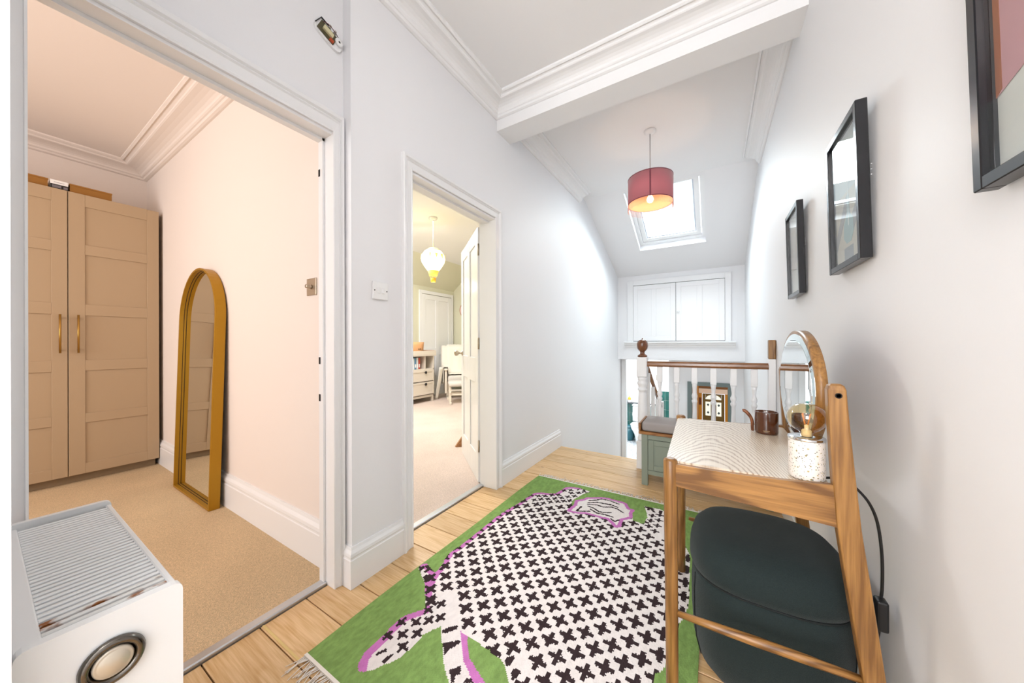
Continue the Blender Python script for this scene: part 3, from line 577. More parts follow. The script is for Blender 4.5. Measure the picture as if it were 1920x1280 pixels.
SM= [(-1.039,.872),(-1.036,.805),(-.99,.901),(-.953,.933),(-.922,.967),(-.991,.837),(-.948,.867),(-.95,.803),(-.991,.968),(-.967,1.018),(-1.059,2.095),(-1.02,2.119),(-.983,2.158),(-.945,2.185),(-.937,2.27),(-.9,2.302),(-1.056,2.027),(-1.023,2.061),(-.982,2.089),(-.943,2.121),(-.909,2.154),(-.875,2.192),(-.84,2.227),(-.983,2.018),(-.949,2.058),(-.911,2.09),(-.876,2.119),(-.843,2.147),(-.875,2.26),(-.833,2.289),(-.328,2.228),(-.327,2.161),(-.286,2.192),(-.328,2.09),(-.285,2.122),(-.289,2.053),(-.289,2.259)]
DARK= [[(-.877,.924),(-.864,.949),(-.839,.973),(-.832,.96),(-.855,.925),(-.867,.918)],[(-.836,.887),(-.815,.907),(-.794,.928),(-.784,.924),(-.792,.9),(-.802,.875),(-.801,.856)],[(-.75,.821),(-.747,.832),(-.735,.843),(-.731,.855),(-.722,.854),(-.711,.834),(-.723,.821),(-.709,.805),(-.718,.799),(-.738,.818)],[(-.688,.821),(-.684,.834),(-.67,.841),(-.655,.835),(-.684,.817)],[(-.609,.95),(-.609,.968),(-.591,.983),(-.583,.973),(-.587,.943),(-.597,.936)],[(-.569,.924),(-.569,.941),(-.555,.95),(-.542,.944),(-.544,.92),(-.554,.905)],[(-.769,.973),(-.769,.992),(-.758,.988),(-.763,.973)],[(-1.055,1.015),(-1.036,1.018),(-1.028,1.045),(-1.015,1.036),(-1.016,1.004),(-1.035,1.003)],[(-1.218,1.125),(-1.206,1.148),(-1.189,1.142),(-1.189,1.11)],[(-1.151,1.091),(-1.139,1.122),(-1.12,1.123),(-1.114,1.089),(-1.121,1.075)],[(-1.012,.728),(-1.012,.738),(-.998,.768),(-.985,.762),(-1.002,.734)],[(-.968,.725),(-.968,.749),(-.96,.768),(-.954,.765),(-.957,.729)],[(-.365,2.331),(-.347,2.334),(-.315,2.279),(-.332,2.276)],[(-.3,2.325),(-.282,2.321),(-.28,2.279),(-.298,2.282)],[(-.864,2.333),(-.853,2.365),(-.849,2.333),(-.854,2.314)],[(-.822,2.32),(-.799,2.353),(-.795,2.331),(-.811,2.302)]]
LINES= [[(-.728,2.217),(-.689,2.249),(-.663,2.281),(-.61,2.288),(-.545,2.27)],[(-.726,2.18),(-.673,2.221),(-.627,2.228),(-.589,2.235),(-.54,2.222)],[(-.719,2.157),(-.668,2.182),(-.62,2.177),(-.574,2.205),(-.534,2.198),(-.493,2.171)],[(-.708,2.136),(-.665,2.127),(-.631,2.103),(-.6,2.107),(-.561,2.13)],[(-.685,2.107),(-.636,2.078),(-.588,2.086),(-.536,2.082)],[(-.747,2.108),(-.755,2.035),(-.715,2.056),(-.682,2.076)],[(-.542,2.057),(-.513,2.036),(-.496,2.065)],[(-.666,2.221),(-.614,2.228),(-.59,2.227)]]
RX0, RX1, RY0, RY1, RG = -1.225, -.046, .612, 2.420, .005
def inside(x, y, P):
    c = False; j = len(P)-1
    for i in range(len(P)):
        (xi, yi), (xj, yj) = P[i], P[j]
        if (yi > y) != (yj > y) and x < (xj-xi)*(y-yi)/(yj-yi)+xi: c = not c
        j = i
    return c
def make_rug():
    nx, ny = round((RX1-RX0)/RG), round((RY1-RY0)/RG)
    G = [[0]*ny for _ in range(nx)]                            # 0 green 1 cream 2 dark 3 pink
    cen = lambda i, j: (RX0+(i+.5)*RG, RY0+(j+.5)*RG)
    def fill(P, c, cond=None):
        xs = [p[0] for p in P]; ys = [p[1] for p in P]
        for i in range(max(0, int((min(xs)-RX0)/RG)-1), min(nx, int((max(xs)-RX0)/RG)+2)):
            for j in range(max(0, int((min(ys)-RY0)/RG)-1), min(ny, int((max(ys)-RY0)/RG)+2)):
                if (cond is None or G[i][j] in cond) and inside(*cen(i, j), P): G[i][j] = c
    def stroke(P, wd, c, side=None, cond=None):
        for (x0, y0), (x1, y1) in zip(P[:-1], P[1:]):
            n = max(1, int(math.hypot(x1-x0, y1-y0)/.002))
            for k in range(n+1):
                x, y = x0+(x1-x0)*k/n, y0+(y1-y0)*k/n; q = int(wd/RG)+1
                ci, cj_ = int((x-RX0)/RG), int((y-RY0)/RG)
                for i in range(ci-q, ci+q+1):
                    for j in range(cj_-q, cj_+q+1):
                        if 0 <= i < nx and 0 <= j < ny and math.hypot(RX0+(i+.5)*RG-x, RY0+(j+.5)*RG-y) <= wd/2 and (cond is None or G[i][j] in cond): G[i][j] = c
    fill(BODY, 1)
    for P in PINK: stroke(P, .052, 3, cond=(1,))
    for P in PINKP: fill(P, 3)
    def cross(x, y, hs, t):
        for i in range(int((x-hs-RX0)/RG)-1, int((x+hs-RX0)/RG)+2):
            for j in range(int((y-hs-RY0)/RG)-1, int((y+hs-RY0)/RG)+2):
                if not (0 <= i < nx and 0 <= j < ny) or G[i][j] not in (1, 3): continue
                a, b = abs(RX0+(i+.5)*RG-x), abs(RY0+(j+.5)*RG-y)
                lo, hi = min(a, b), max(a, b)
                if hi < hs and lo < t*(1-.35*hi/hs)*(1.15 if (i+j) % 2 else .95): G[i][j] = 2
    small = SM; cen_d = [(sum(p[0] for p in P)/len(P), sum(p[1] for p in P)/len(P)) for P in DARK[:7]]
    for p in range(-30, 40):
        for q in range(-30, 40):
            if (p+q) % 2: continue
            x, y = -.764+p*.0503, 1.152+q*.0487
            if not (RX0 < x < RX1 and RY0 < y < RY1): continue
            if y < .90 and x < -.755 or x < -1.02 and y < 1.00 or y > 2.17 and x < -.83 or x > -.30 and y > 2.0 or y < .97 and x < -.70 or y < .935 and x < -.58: continue
            if any(math.hypot(x-a, y-b) < .042 for a, b in small+cen_d) or x < -.84 and y < .99: continue
            cross(x, y, .0332, .0106)
    for x, y in small: cross(x, y, .024, .008)
    fill(FACE, 1); stroke(FACE+FACE[:1], .022, 3)
    for P in LINES: stroke(P, .012, 2, cond=(1,))
    for P in DARK: fill(P, 2, cond=(1, 3))
    # a warp-and-weft slab, one cell per knot group
    V = []; F = []; MI = []
    def zed(i, j): return .0085+.0006*math.sin(i*1.9+j*.7)*math.cos(j*1.3)
    def edge(y): return .006*math.sin((y-RY0)/(RY1-RY0)*PI)-.004*math.sin(y*5)
    for i in range(nx+1):
        for j in range(ny+1):
            y = RY0+j*RG; V.append((RX0+i*RG-edge(y)*(1-i/nx), y, zed(i, j) if 0 < i < nx and 0 < j < ny else .0075))
    for i in range(nx):
        for j in range(ny):
            a = i*(ny+1)+j; F.append((a, a+ny+1, a+ny+2, a+1)); MI.append(G[i][j])
    base = len(V); bd = [(i, 0) for i in range(nx)]+[(nx, j) for j in range(ny)]+[(i, ny) for i in range(nx, 0, -1)]+[(0, j) for j in range(ny, 0, -1)]
    for i, j in bd: v = V[i*(ny+1)+j]; V.append((v[0], v[1], .0005))
    nb = len(bd)
    for k in range(nb):
        (i, j), (i2, j2) = bd[k], bd[(k+1) % nb]; F.append((i2*(ny+1)+j2, i*(ny+1)+j, base+k, base+(k+1) % nb)); MI.append(0)
    me = bpy.data.meshes.new('rug_pile'); me.from_pydata(V, [], F)
    kw = dict(bump=.7, bscale=300, spec=.05, stretch=(1, .45, 1))
    for n_, c_, v_ in (('rug_green_wool', '#809e5a', .16), ('rug_cream_wool', '#e6dedb', .05), ('rug_charcoal_wool', '#3a2e30', .12), ('rug_pink_wool', '#c678b8', .08)):
        me.materials.append(mat(n_, c_, .95, var=v_, vscale=70, **kw))
    me.polygons.foreach_set('material_index', MI); me.update()
    r = root('rug', 'green wool rug with cream cross-patterned animal and pink outline lying on the floorboards', 'rug', ((RX0+RX1)/2, (RY0+RY1)/2, 0))
    V0 = Vector(r.location)
    me.transform(Matrix.Translation(-V0))
    o = bpy.data.objects.new('woven_field', me); COL.objects.link(o); o.parent = r; OFF[o.name] = V0
    FR = mat('cream_cotton_fringe', '#e9e1d8', .9)
    for yb, sg, ln in ((RY0, -1, .075), (RY1, 1, .060)):
        m = MB(); x = RX0+.004
        m.box(RX0, RX1, min(yb, yb+sg*.010), max(yb, yb+sg*.010), .002, .0095)
        while x < RX1:
            a = random.uniform(-.35, .35); l = ln*random.uniform(.75, 1.15); cu = random.uniform(-.012, .012); z = random.uniform(.003, .007)
            if random.random() < .05: l *= 1.5; a *= 2
            m.tube([(x, yb+sg*.008, .006), (x+a*l*.4+cu, yb+sg*l*.5, z), (x+a*l, yb+sg*l, .0035)], [.0022, .0018, .0014], 4); x += .0065
        obj('fringe', m, FR, r, kind='stuff')
make_rug()

# ---------------------------------------------------------------- storage bench and its cushion
bx0, bx1, by0, by1 = -.475, .335, 2.695, 2.985
sb = root('storage_bench', 'sage green storage bench with oak lid standing against the white balustrade', 'bench', ((bx0+bx1)/2, (by0+by1)/2, 0))
for x in (bx0, bx1-.045):
    for y in (by0, by1-.04): obj('leg', MB().box(x, x+.045, y, y+.04, 0, .392, .003, 1), SAGE, sb)
obj('carcass', MB().box(bx0+.008, bx1-.008, by0+.018, by1-.006, .10, .392), SAGE, sb)
obj('front_rail', MB().box(bx0+.045, bx1-.045, by0+.004, by0+.02, .355, .392, .002, 1).box(bx0+.045, bx1-.045, by0+.004, by0+.02, .085, .118, .002, 1), SAGE, sb)
mid = (bx0+bx1)/2
for a, b in ((bx0+.047, mid-.002), (mid+.002, bx1-.047)):
    d = obj('door', MB().box(a, b, by0+.012, by0+.02, .121, .352), SAGE, sb)
    obj('door_frame', MB().box(a, a+.04, by0+.003, by0+.012, .121, .352, .002, 1).box(b-.04, b, by0+.003, by0+.012, .121, .352, .002, 1).box(a+.04, b-.04, by0+.0033, by0+.012, .121, .161, .002, 1).box(a+.04, b-.04, by0+.0033, by0+.012, .312, .352, .002, 1), SAGE, d)
obj('lid', MB().box(bx0-.02, bx1+.02, by0-.012, by1+.002, .393, .415, .003, 1), OAKLID, sb)
obj('lid_rim', MB().box(bx0-.02, bx0-.004, by0-.008, by1+.002, .415, .476, .003, 1), OAKLID, sb)
obj('lid_rim', MB().box(bx1+.004, bx1+.02, by0-.008, by1+.002, .415, .476, .003, 1), OAKLID, sb)
obj('lid_rim', MB().box(bx0-.004, bx1+.004, by1-.012, by1+.002, .415, .455, .003, 1), OAKLID, sb)
o = obj('bench_cushion', MB().box(bx0+.0, bx1-.0, by0-.006, by1-.014, .416, .487, .022, 4), CUSH, label='grey box cushion lying on top of the sage green storage bench', cat='cushion'); smooth(o)

# ---------------------------------------------------------------- balustrade at the stair head
bs = root('balustrade', 'white turned balustrade with brown handrail and ball-topped newel at the stair head', 'balustrade', (-.1, 3.06, 0))
nxp, nyp = -.530, 3.06
def turned(prof, c, n=20): return MB().lathe(prof, c, n)
npst = obj('newel_post', MB().box(nxp-.044, nxp+.044, nyp-.044, nyp+.044, .0, .24, .004, 1).box(nxp-.043, nxp+.043, nyp-.043, nyp+.043, .80, .972, .006, 2)
    .lathe([(.001, .24), (.036, .24), (.042, .26), (.036, .28), (.030, .31), (.040, .36), (.042, .43), (.038, .56), (.033, .66), (.032, .675), (.041, .68), (.041, .695), (.033, .70), (.036, .72), (.044, .735), (.044, .75), (.036, .762), (.040, .775), (.043, .80), (.001, .80)], (nxp, nyp, 0), 24), GLOSS, bs)
obj('ball_finial', MB().lathe([(.001, .972), (.038, .972), (.041, .98), (.036, .99), (.022, .997), (.018, 1.010), (.022, 1.022), (.030, 1.028), (.040, 1.042), (.0455, 1.060), (.0465, 1.075), (.0455, 1.090), (.040, 1.106), (.028, 1.119), (.012, 1.124), (.005, 1.126), (.005, 1.136), (.001, 1.137)], (nxp, nyp, 0), 28), RAILZ, npst)
n2 = obj('newel_post', MB().box(.345, .389, nyp-.03, nyp+.03, 0, .975, .003, 1), GLOSS, bs)
obj('newel_cap', MB().box(.346, .389, nyp-.029, nyp+.029, .975, 1.115, .006, 2), OAKZ, n2)
rp = [(-.03, .0), (.03, .0), (.033, .015), (.031, .032), (.022, .045), (-.022, .045), (-.031, .032), (-.033, .015)]
obj('handrail', MB().prism(rp, (nxp+.04, nyp, .891), (.347, nyp, .898), (0, 1, 0), (0, 0, 1)), RAILW, bs)
obj('bottom_rail', MB().box(nxp+.044, .345, nyp-.03, nyp+.03, .001, .05, .003, 1), GLOSS, bs)
for x in (-.390, -.259, -.130, .001, .133, .262):
    obj('baluster', MB().box(x-.021, x+.021, nyp-.021, nyp+.021, .05, .19, .002, 1).box(x-.021, x+.021, nyp-.021, nyp+.021, .765, .897, .002, 1)
        .lathe([(.001, .19), (.020, .19), (.013, .205), (.019, .215), (.013, .225), (.016, .25), (.020, .30), (.020, .36), (.017, .46), (.0135, .56), (.0135, .60), (.020, .612), (.021, .625), (.014, .637), (.020, .652), (.021, .668), (.013, .690), (.012, .705), (.016, .735), (.020, .765), (.001, .765)], (x, nyp, 0), 14), GLOSS, bs)
obj('stair_handrail', MB().tube([(nxp+.0, nyp+.04, .985), (nxp, 4.24, .335)], .019, 10), RAILW, bs)
obj('newel_post', MB().box(nxp-.03, nxp+.03, 4.22, 4.28, -1.0, .40, .004, 1), GLOSS, bs)
for k in range(3):
    y = 3.36+.29*k; zt = .965-(y-3.1)*.570; obj('baluster', MB().box(nxp-.016, nxp+.016, y-.016, y+.016, -.12-.62*(y-3.24), zt-.01, .002, 1), GLOSS, bs)

# ---------------------------------------------------------------- pictures on the right wall
def picture(y0, label, build, wd=.292):
    zb, zt, f = 1.338, 1.792, .020
    r = root('framed_picture', label, 'picture', (XR, y0+wd/2, zb), 'black framed pictures along the white wall')
    y1 = y0+wd; tilt = lambda z: -.011*(z-zb)/(zt-zb)
    def slabx(xa, xb, a, b, za, zc): 
        m = MB(); m.box(xa, xb, a, b, za, zc)
        return m
    def shear(o):
        for v in o.data.vertices: v.co.x += tilt(v.co.z+zb)
        return o
    fr_ = MB().box(.358, .384, y0, y0+f, zb, zt, .0015, 1).box(.358, .384, y1-f, y1, zb, zt, .0015, 1).box(.3583, .384, y0+f, y1-f, zb, zb+f, .0015, 1).box(.3583, .384, y0+f, y1-f, zt-f, zt, .0015, 1)
    shear(obj('frame', fr_, BLACK, r))
    shear(obj('backing', MB().box(.377, .383, y0+f, y1-f, zb+f, zt-f), mat('print_paper', '#ece9e3', .8) if 'print_paper' not in MATS else MATS['print_paper'], r))
    for z in (1.57, 1.585, 1.60): obj('hinge_pin', MB().lathe([(.0018, 0), (.0018, -.002)], (.380, y0-.0002, z), 6, 'y'), CHROME, r)
    obj('wall_hook', MB().box(.38, XR, (y0+y1)/2-.01, (y0+y1)/2+.01, zt-.06, zt-.04), STEEL, r)
    build(r, y0+f, y1-f, zb+f, zt-f, shear)
    shear(obj('picture_glass', MB().box(.3655, .367, y0+f-.001, y1-f+.001, zb+f-.001, zt-f+.001), PICGL, r))
    return r
def flat(r, shear, name, pts, col, lift=0):
    k = 'print_'+col.strip('#'); m_ = MATS.get(k) or mat(k, col, .8)
    shear(obj(name, MB().ext([(.3762-lift, y, z) for y, z in pts], (-.0003, 0, 0)), m_, r))
def art1(r, a, b, z0, z1, sh):
    flat(r, sh, 'printed_field', [(a, z0+.19), (b, z0+.115), (b, z1), (a, z1)], '#dba3a8')
    flat(r, sh, 'printed_band', [(b-.013, z0+.123), (b, z0+.115), (b, z1), (b-.013, z1)], '#b5642c', .0004)
    flat(r, sh, 'printed_line', [(a, z0+.05), (b-.06, z0+.025), (b-.06, z0+.027), (a, z0+.052)], '#9aa0a2', .0004)
def art2(r, a, b, z0, z1, sh):
    W_ = b-a; P = lambda u, v: (b-u*W_, z0+v*(z1-z0))
    flat(r, sh, 'printed_field', [P(0, 0), P(1, 0), P(1, .55), P(0, .55)], '#e2dcd2')
    flat(r, sh, 'printed_field', [P(0, .55), P(1, .55), P(1, 1), P(0, 1)], '#d8dedf')
    flat(r, sh, 'printed_shape', [P(0, .12), P(.42, .40), P(.42, .52), P(.30, .44), P(0, .24)], '#b6b6ba', .0004)
    flat(r, sh, 'printed_shape', [P(.52, .16), P(1, .40), P(1, .54), P(.52, .30)], '#b6b6ba', .0004)
    flat(r, sh, 'printed_shape', [P(.30, .0), P(.62, .0), P(.62, .12), P(.30, .12)], '#aeb2b8', .0004)
    flat(r, sh, 'printed_vase', [P(.30, .20), P(.40, .15), P(.56, .15), P(.66, .22), P(.64, .32), P(.54, .37), P(.52, .52), P(.45, .52), P(.43, .37), P(.32, .31)], '#b5cdd0', .0008)
    flat(r, sh, 'printed_stem', [P(.48, .28), P(.51, .28), P(.505, .62), P(.485, .62)], '#f3f5f4', .0012)
def art3(r, a, b, z0, z1, sh):
    W_ = b-a; P = lambda u, v: (b-u*W_, z0+v*(z1-z0))
    flat(r, sh, 'printed_field', [P(0, .3), P(1, .3), P(1, .82), P(0, .82)], '#e6ddd6')
    flat(r, sh, 'printed_line', [P(0, .30), P(1, .30), P(1, .305), P(0, .305)], '#b3aeac', .0004)
    flat(r, sh, 'printed_line', [P(.45, .4), P(.5, .4), P(.6, .7), P(.55, .75)], '#d3c4bb', .0004)
picture(.549, 'black framed pink and pale print hung nearest the viewer on right wall', art1)
picture(1.316, 'black framed print of pale blue vase on grey shapes between the other pictures', art2)
picture(2.092, 'black framed pale print hung nearest the stairs on the right wall', art3)

# ---------------------------------------------------------------- pendant lamp over the landing
px_, py_ = -.460, 3.04
pl = root('pendant_lamp', 'dusky pink drum pendant lamp with fringe hanging from the landing ceiling', 'lamp', (px_, py_, HB))
obj('ceiling_rose', MB().lathe([(.001, HB), (.048, HB), (.046, HB-.012), (.030, HB-.022), (.012, HB-.028), (.001, HB-.028)], (px_, py_, 0), 24), PLASTIC, pl)
obj('flex', MB().tube([(px_, py_, HB-.026), (px_, py_, 2.395)], .004, 8), mat('grey_flex', '#a9a5a2', .5), pl)
SHP = bpy.data.materials.new('pink_velvet_shade'); SHP.use_nodes = True
nt = SHP.node_tree; b_ = nt.nodes['Principled BSDF']; b_.inputs['Base Color'].default_value = lin('#e996a0'); b_.inputs['Roughness'].default_value = .85; b_.inputs['Sheen Weight'].default_value = .4
tr_ = nt.nodes.new('ShaderNodeBsdfTranslucent'); tr_.inputs[0].default_value = lin('#ee9a86'); mx_ = nt.nodes.new('ShaderNodeMixShader'); mx_.inputs[0].default_value = .42
nt.links.new(b_.outputs[0], mx_.inputs[1]); nt.links.new(tr_.outputs[0], mx_.inputs[2]); nt.links.new(mx_.outputs[0], nt.nodes['Material Output'].inputs[0])
SHI = mat('peach_shade_lining', '#f3bd98', .7)
zb_, zt_, R_ = 2.292, 2.512, .180
def circ(r, z, n=64): return [(px_+r*math.cos(2*PI*i/n), py_+r*math.sin(2*PI*i/n), z) for i in range(n)]
m = MB(); m.ring([circ(R_, zb_), circ(R_, zt_), circ(R_-.002, zt_), circ(R_-.002, zb_)], close=True); sh_ = obj('lamp_shade', m, SHP, pl)
m = MB(); m.ring([circ(R_-.0025, zb_+.001), circ(R_-.0025, zt_-.001), circ(R_-.004, zt_-.001), circ(R_-.004, zb_+.001)], close=True); obj('shade_lining', m, SHI, sh_)
DKP = mat('dark_pink_trim', '#84404c', .8)
for z in (zb_, zt_-.006):
    m = MB(); m.ring([circ(R_+.0012, z), circ(R_+.0012, z+.006), circ(R_-.0005, z+.006), circ(R_-.0005, z)], close=True); obj('trim_tape', m, DKP, sh_)
a_ = math.atan2(0-py_, .02-px_)
m = MB(); m.ext([(px_+(R_+.0015)*math.cos(a_+d), py_+(R_+.0015)*math.sin(a_+d), zb_) for d in (-.035, .035)]+[(px_+(R_-.0005)*math.cos(a_+d), py_+(R_-.0005)*math.sin(a_+d), zb_) for d in (.035, -.035)], (0, 0, zt_-zb_)); obj('shade_seam', m, DKP, sh_)
m = MB()
for k in range(3):
    a = 2*PI*k/3; m.tube([(px_+.012*math.cos(a), py_+.012*math.sin(a), 2.40), (px_+(R_-.003)*math.cos(a), py_+(R_-.003)*math.sin(a), 2.50)], .0018, 6)
obj('shade_carrier', m, GLOSS, pl)
obj('bulb_holder', MB().lathe([(.001, 2.43), (.016, 2.43), (.018, 2.385), (.016, 2.375), (.001, 2.375)], (px_, py_, 0), 16), PLASTIC, pl)
obj('bulb', MB().lathe([(.0005, 2.302), (.014, 2.304), (.024, 2.314), (.028, 2.328), (.025, 2.344), (.016, 2.360), (.013, 2.376), (.0005, 2.376)], (px_, py_, 0), 24), mat('lit_warm_bulb', '#fff0d0', .3, emit='#ffcf98', estr=6), pl)
bulb_light('pendant_light', (px_, py_, 2.255), 2.2, (1, .70, .46), .03)
FRG = mat('pink_fringe_thread', '#d9a59c', .8)
m = MB()
for k in range(150):
    a = 2*PI*k/150; l = random.uniform(.040, .052); x, y = px_+(R_+.0005)*math.cos(a), py_+(R_+.0005)*math.sin(a)
    m.tube([(x, y, zb_+.003), (x+random.uniform(-.002, .002), y+random.uniform(-.002, .002), zb_-l)], [.0010, .0007], 3)
    m.lathe([(.0002, 0), (.0014, -.002), (.0010, -.005), (.0002, -.006)], (x, y, zb_-l), 5)
obj('beaded_fringe', m, FRG, pl, kind='stuff')

# ---------------------------------------------------------------- radiator in the near left corner
RADW = mat('white_radiator_enamel', '#eceeef', .3)
RUST = bpy.data.materials.new('rust_streaked_enamel'); RUST.use_nodes = True
nt = RUST.node_tree; b_ = nt.nodes['Principled BSDF']; b_.inputs['Roughness'].default_value = .45
tc_ = nt.nodes.new('ShaderNodeTexCoord'); no_ = nt.nodes.new('ShaderNodeTexNoise'); no_.inputs['Scale'].default_value = 60; no_.inputs['Detail'].default_value = 3; mpr = nt.nodes.new('ShaderNodeMapping'); mpr.inputs['Scale'].default_value = (1, .45, 1); nt.links.new(tc_.outputs['Object'], mpr.inputs[0])
ra_ = nt.nodes.new('ShaderNodeValToRGB'); e = ra_.color_ramp.elements; e[0].position = .525; e[0].color = lin('#e6e6e4'); e[1].position = .63; e[1].color = lin('#8a4f1c')
nt.links.new(mpr.outputs[0], no_.inputs[0]); nt.links.new(no_.outputs[0], ra_.inputs[0]); nt.links.new(ra_.outputs[0], b_.inputs['Base Color'])
qx0, qx1, qy0, qy1, qt, qb = -1.392, -.80, .040, .192, .672, .11
rd = root('radiator', 'white panel radiator with slatted top grille and round valve plug in the near left corner', 'radiator', ((qx0+qx1)/2, .116, 0))
def side(x0, x1):
    m = MB(); pr_ = rounded_poly([(x0, qy0-.0145, qb), (x0, qy1, qb), (x0, qy1, qt+.010), (x0, qy0-.0145, qt+.010)], .014, 4); m.ext(pr_, (x1-x0, 0, 0)); return m
obj('end_panel', side(qx1-.016, qx1), RADW, rd); obj('end_panel', side(qx0, qx0+.014), RADW, rd)
m = MB()
for k in range(18):
    x = qx0+.02+k*(qx1-qx0-.045)/18; m.box(x+.004, x+.026, qy1-.012, qy1-.004, qb+.03, qt-.03, .003, 1)
m.box(qx0+.014, qx1-.016, qy1-.016, qy1-.010, qb, qt-.012)
obj('front_panel', m, RADW, rd)
obj('back_panel', MB().box(qx0+.014, qx1-.016, qy0+.012, qy0+.024, qb, qt-.012), RADW, rd)
m = MB().box(qx0+.014, qx1-.016, .0255, qy0+.011, qt-.016, qt, .002, 1).box(qx0+.014, qx1-.016, qy1-.011, qy1-.002, qt-.016, qt, .002, 1)
obj('grille_frame', m, RADW, rd)
nsl = 34; pit = (qx1-qx0-.052)/nsl
for k in range(nsl):
    x = qx1-.030-k*pit; s_ = obj('grille_slat', MB().box(x-.0042, x+.0042, qy0+.010, qy1-.010, qt-.012, qt-.001, .0015, 1), RUST if k in (1, 2, 3) else RADW, rd)
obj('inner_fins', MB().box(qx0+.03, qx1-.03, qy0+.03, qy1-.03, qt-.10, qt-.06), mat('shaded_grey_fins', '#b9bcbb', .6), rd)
obj('plug_ring', MB().lathe([(.020, .0), (.033, .0), (.035, .003), (.033, .008), (.029, .010), (.0245, .009), (.0235, .002), (.020, .001)], (qx1, .112, .608), 40, 'x'), mat('dark_chrome', '#6b6660', .18, 1), rd)
obj('valve_plug', MB().lathe([(.001, 0), (.0215, .0), (.0215, .007), (.0195, .010), (.0175, .0085), (.0165, .010), (.001, .0105)], (qx1, .112, .608), 36, 'x'), mat('beige_plug', '#c9bfae', .3, .35), rd)
for x in (qx0+.12, qx1-.12): obj('wall_bracket', MB().box(x-.015, x+.015, .024, qy0+.013, .3, .5), STEEL, rd)
obj('valve_pipe', MB().tube([(qx0+.04, .11, 0), (qx0+.04, .11, qb+.02)], .008, 8), CHROME, rd); obj('valve_pipe', MB().tube([(qx1-.04, .11, 0), (qx1-.04, .11, qb+.02)], .008, 8), CHROME, rd)

# ---------------------------------------------------------------- bedroom: wardrobe, boxes, arched mirror, switch
wx, wy1, wh = -4.25, .872, 2.285
wr = root('wardrobe', 'tall greige wardrobe with shaker panel doors and brass bar handles in the bedroom', 'wardrobe', (wx-.26, .1, .01))
obj('carcass', MB().box(wx-.5, wx-.02, -.62, wy1, .07, wh), GREIGE, wr)
obj('plinth', MB().box(wx-.48, wx-.05, -.60, wy1-.02, .011, .07), mat('dark_plinth', '#8f7a5f', .5), wr)
dws = [(wy1-.492, wy1-.002), (wy1-.984, wy1-.494), (wy1-1.476, wy1-.986)]
for i, (a, b) in enumerate(dws):
    d = obj('door', MB().box(wx-.018, wx-.008, a+.0015, b-.0015, .075, wh-.004), GREIGE, wr)
    m = MB().box(wx-.008, wx, a+.0015, a+.081, .075, wh-.004, .0015, 1).box(wx-.008, wx, b-.073, b-.0015, .075, wh-.004, .0015, 1)
    zr = [(.075, .155), (.475, .548), (.888, .972), (1.325, 1.412), (1.805, 1.885), (2.185, wh-.004)]
    for z0, z1 in zr: m.box(wx-.008, wx-.0003, a+.081, b-.073, z0, z1, .0015, 1)
    obj('door_frame', m, GREIGE, d)
    if i < 2:
        y = a+.045 if i == 0 else b-.038
        h_ = obj('handle', MB().tube([(wx+.034, y, 1.03), (wx+.034, y, 1.325)], .0062, 10), BRASS, d)
        for z in (1.055, 1.30): obj('handle_post', MB().tube([(wx-.001, y, z), (wx+.034, y, z)], .005, 8), BRASS, d)
CARD = mat('brown_cardboard', '#9a6a2c', .8)
def card(y0, y1, z1, x0, lab):
    r = root('cardboard_box', lab, 'box', ((wx-.02+x0)/2, (y0+y1)/2, wh), 'cardboard boxes on top of the wardrobe')
    obj('box_base', MB().box(x0, wx-.03, y0, y1, wh+.0005, z1-.012, .001, 1), CARD, r)
    obj('box_lid', MB().box(x0-.002, wx-.028, y0-.002, y1+.002, z1-.0115, z1, .001, 1), CARD, r)
card(.392, .602, wh+.066, wx-.40, 'flat brown cardboard box on wardrobe top nearest the corner of the room')
card(-.12, .292, wh+.066, wx-.40, 'flat brown cardboard box on wardrobe top left of the printed packet')
r = root('printed_box', 'white packet with black printed lower band between cardboard boxes on the wardrobe', 'box', (wx-.2, .35, wh))
obj('carton', MB().box(wx-.30, wx-.026, .302, .384, wh+.0005, wh+.066, .001, 1), PLASTIC, r)
obj('printed_band', MB().box(wx-.026, wx-.0252, .302, .384, wh+.001, wh+.034), BLKS, r)
obj('printed_photo', MB().box(wx-.0252, wx-.0248, .310, .352, wh+.008, wh+.027).box(wx-.0252, wx-.0248, .362, .381, wh+.006, wh+.024), mat('grey_print', '#77727a', .6), r)
obj('printed_text', MB().box(wx-.026, wx-.0252, .318, .366, wh+.0475, wh+.050), MATS['grey_print'], r)

# arched mirror leaning on the wall: built upright in its own frame, then tilted back
gm = root('floor_mirror', 'tall gold-framed arched floor mirror leaning against the bedroom wall beside the wardrobe', 'mirror', (-3.152, .789, .012))
GW, GH, GD = .728, 1.628, .058
def archp(ins, y, n=28):
    a = GW/2-ins; zc = GH-GW/2; P = [(-a, y, ins), (a, y, ins)]
    return P+[(a*math.cos(PI*k/n), y, zc+a*math.sin(PI*k/n)) for k in range(n+1)]
m = MB(); m.ring([archp(.004, 0), archp(0, .001), archp(0, GD), archp(.014, GD), archp(.014, .001)], close=True, smooth=False); g1 = obj('arched_frame', m, GOLD, gm, local=True)
m = MB(); m.ring([archp(.0141, .027), archp(.0141, .024), archp(.0155, .024), archp(.0155, .027)], close=True, smooth=False); obj('shadow_gap', m, HOLE, g1, local=True)
obj('mirror_glass', MB().ring([archp(.013, .033), archp(.013, .036)], smooth=False), MIRROR, gm, local=True)
obj('backing_board', MB().ring([archp(.013, .0365), archp(.013, .0412)], smooth=False), BLKS, gm, local=True)
gm.rotation_euler = (-math.atan2(.046, GH), 0, 0)
r = root('light_switch', 'brushed metal light switch with round dimmer knob on the bedroom wall', 'switch', (-1.732, BY, 1.385))
